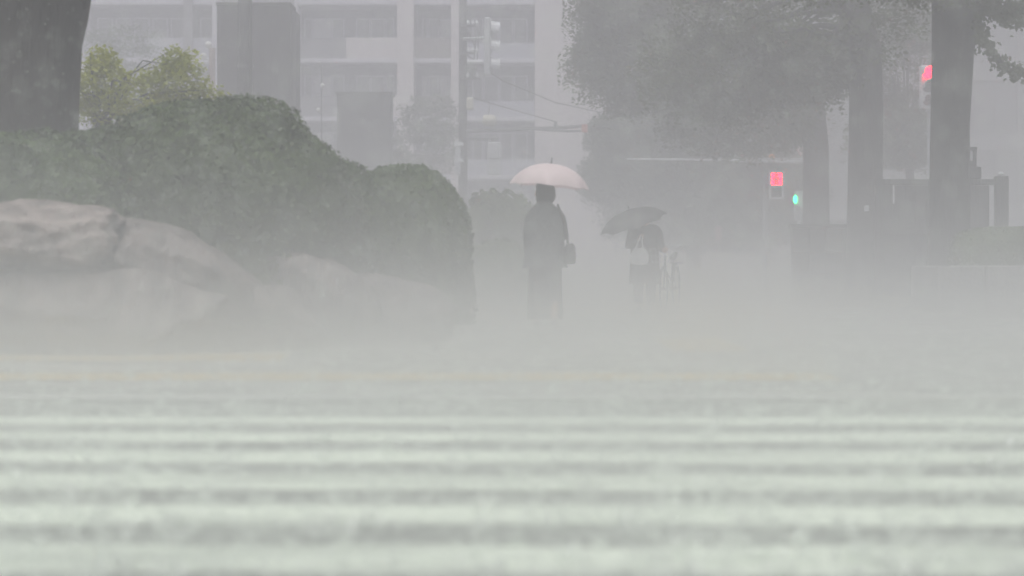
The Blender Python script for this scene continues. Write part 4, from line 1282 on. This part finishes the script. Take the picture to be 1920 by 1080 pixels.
fr.tube([bp(.40, .80), bp(.36, .55), bp(-.10, .29)], .017, 8).tube([bp(-.10, .29), bp(-.24, .72)], .015, 8).tube([bp(-.10, .29), bp(-.52, .33)], .011, 8).tube([bp(-.20, .60), bp(-.52, .33)], .009, 8).tube([bp(.40, .80), bp(.44, .60), bp(.52, .33)], .014, 8).tube([bp(.36, .60), bp(-.16, .42)], .015, 8)
obj('frame', fr, M['darkmetal'], bk, True)
obj('handlebar', MB().tube([bp(.20, .93, -.27), bp(.34, .96, -.22), bp(.41, .93, -.05), bp(.40, .80, 0), bp(.41, .93, .05), bp(.34, .96, .22), bp(.20, .93, .27)], .012, 8), M['palemetal'], bk, True)
obj('saddle', MB().tube([bp(-.36, .79), bp(-.30, .80), bp(-.16, .79), bp(-.08, .785)], [.07, .085, .05, .02], 12, True, .5), M['leather'], bk, True)
obj('seat_post', MB().tube([bp(-.24, .722), bp(-.255, .77)], .012, 8), M['palemetal'], bk)
obj('mudguard', MB().tube([bp(-.52 + .36 * cos(a), .33 + .36 * sin(a)) for a in [0.5 + 2.4 * k / 12 for k in range(13)]], .022, 6, True, .4), M['darkmetal'], bk, True)
obj('carrier', MB().tube([bp(-.30, .70, -.06), bp(-.80, .70, -.06), bp(-.80, .70, .06), bp(-.30, .70, .06)], .008, 6), M['darkmetal'], bk)
kb_ = MB()
for z, w_ in ((.72, .12), (.80, .135), (.90, .15)):
    kb_.tube([bp(.47, z, -w_), bp(.75, z, -w_), bp(.75, z, w_), bp(.47, z, w_), bp(.47, z, -w_)], .005, 5)
for s in (-1, -.5, 0, .5, 1):
    kb_.tube([bp(.75, .70, .12 * s), bp(.75, .90, .15 * s)], .004, 4)
    kb_.tube([bp(.47, .70, .12 * s), bp(.47, .90, .15 * s)], .004, 4)
obj('basket', kb_, M['palemetal'], bk)

# ------------------------------------------------------------------ rain splashing on the ground
rnd = random.Random(99)
sm_ = MB()
def drop(p, r_, el=1.0):
    o = len(sm_.v)
    x, y, z = p
    sm_.v.extend([(x + r_, y, z), (x - r_, y, z), (x, y + r_, z), (x, y - r_, z), (x, y, z + r_ * el), (x, y, z - r_ * el)])
    for a, b, c_ in ((0, 2, 4), (2, 1, 4), (1, 3, 4), (3, 0, 4), (2, 0, 5), (1, 2, 5), (3, 1, 5), (0, 3, 5)):
        sm_.f.append((o + a, o + b, o + c_))
for i in range(4200):
    y = 4.4 + 17 * rnd.random() ** 1.7
    x = rnd.uniform(-1, 1) * (y * 0.27 + .2)
    z0 = 0.004 if y < 11 else .030
    s = rnd.uniform(.5, 1.25)
    if rnd.random() < .10:
        s *= 1.9
    if rnd.random() < .01:
        s *= 1.5
    n = rnd.randint(5, 9)
    # crown of short jets
    for k in range(n):
        a = 2 * pi * k / n + rnd.uniform(-.3, .3)
        h = s * rnd.uniform(.012, .035)
        ro = s * rnd.uniform(.008, .022)
        b0 = (x + .008 * s * cos(a), y + .008 * s * sin(a), z0)
        o = len(sm_.v)
        wv = .0035 * s
        sm_.v.extend([(b0[0] - wv * sin(a), b0[1] + wv * cos(a), z0), (b0[0] + wv * sin(a), b0[1] - wv * cos(a), z0), (b0[0] + wv * cos(a), b0[1] + wv * sin(a), z0), (b0[0] + ro * cos(a), b0[1] + ro * sin(a), z0 + h)])
        sm_.f.extend([(o, o + 1, o + 3), (o + 1, o + 2, o + 3), (o + 2, o, o + 3)])
    for k in range(rnd.randint(2, 5)):
        a = rnd.uniform(0, 2 * pi)
        ro = s * rnd.uniform(.0, .06)
        drop((x + ro * cos(a), y + ro * sin(a), z0 + s * rnd.uniform(.02, .10)), s * rnd.uniform(.0018, .004), 1.3)
for i in range(260):
    y = 4.7 + 8.5 * rnd.random() ** 1.3
    x = rnd.uniform(-1, 1) * (y * 0.27 + .2)
    s = rnd.uniform(.5, 1.2)
    z0 = 0.004 if y < 11 else .030
    for k in range(34):
        a = rnd.uniform(0, 2 * pi)
        ro = s * .055 * rnd.random() ** .6
        drop((x + ro * cos(a), y + ro * sin(a), z0 + s * .07 * rnd.random() ** 1.5 + .003), s * rnd.uniform(.0025, .0065), 1.2)
for i in range(4500):
    y = rnd.uniform(2.6, 20)
    drop((rnd.uniform(-1, 1) * y * .26, y, rnd.uniform(.05, .75 + .13 * y)), rnd.uniform(.0016, .0034), 2.0)
sp_ = obj('rain_splashes', sm_, M['splash'])
sp_['kind'] = 'stuff'
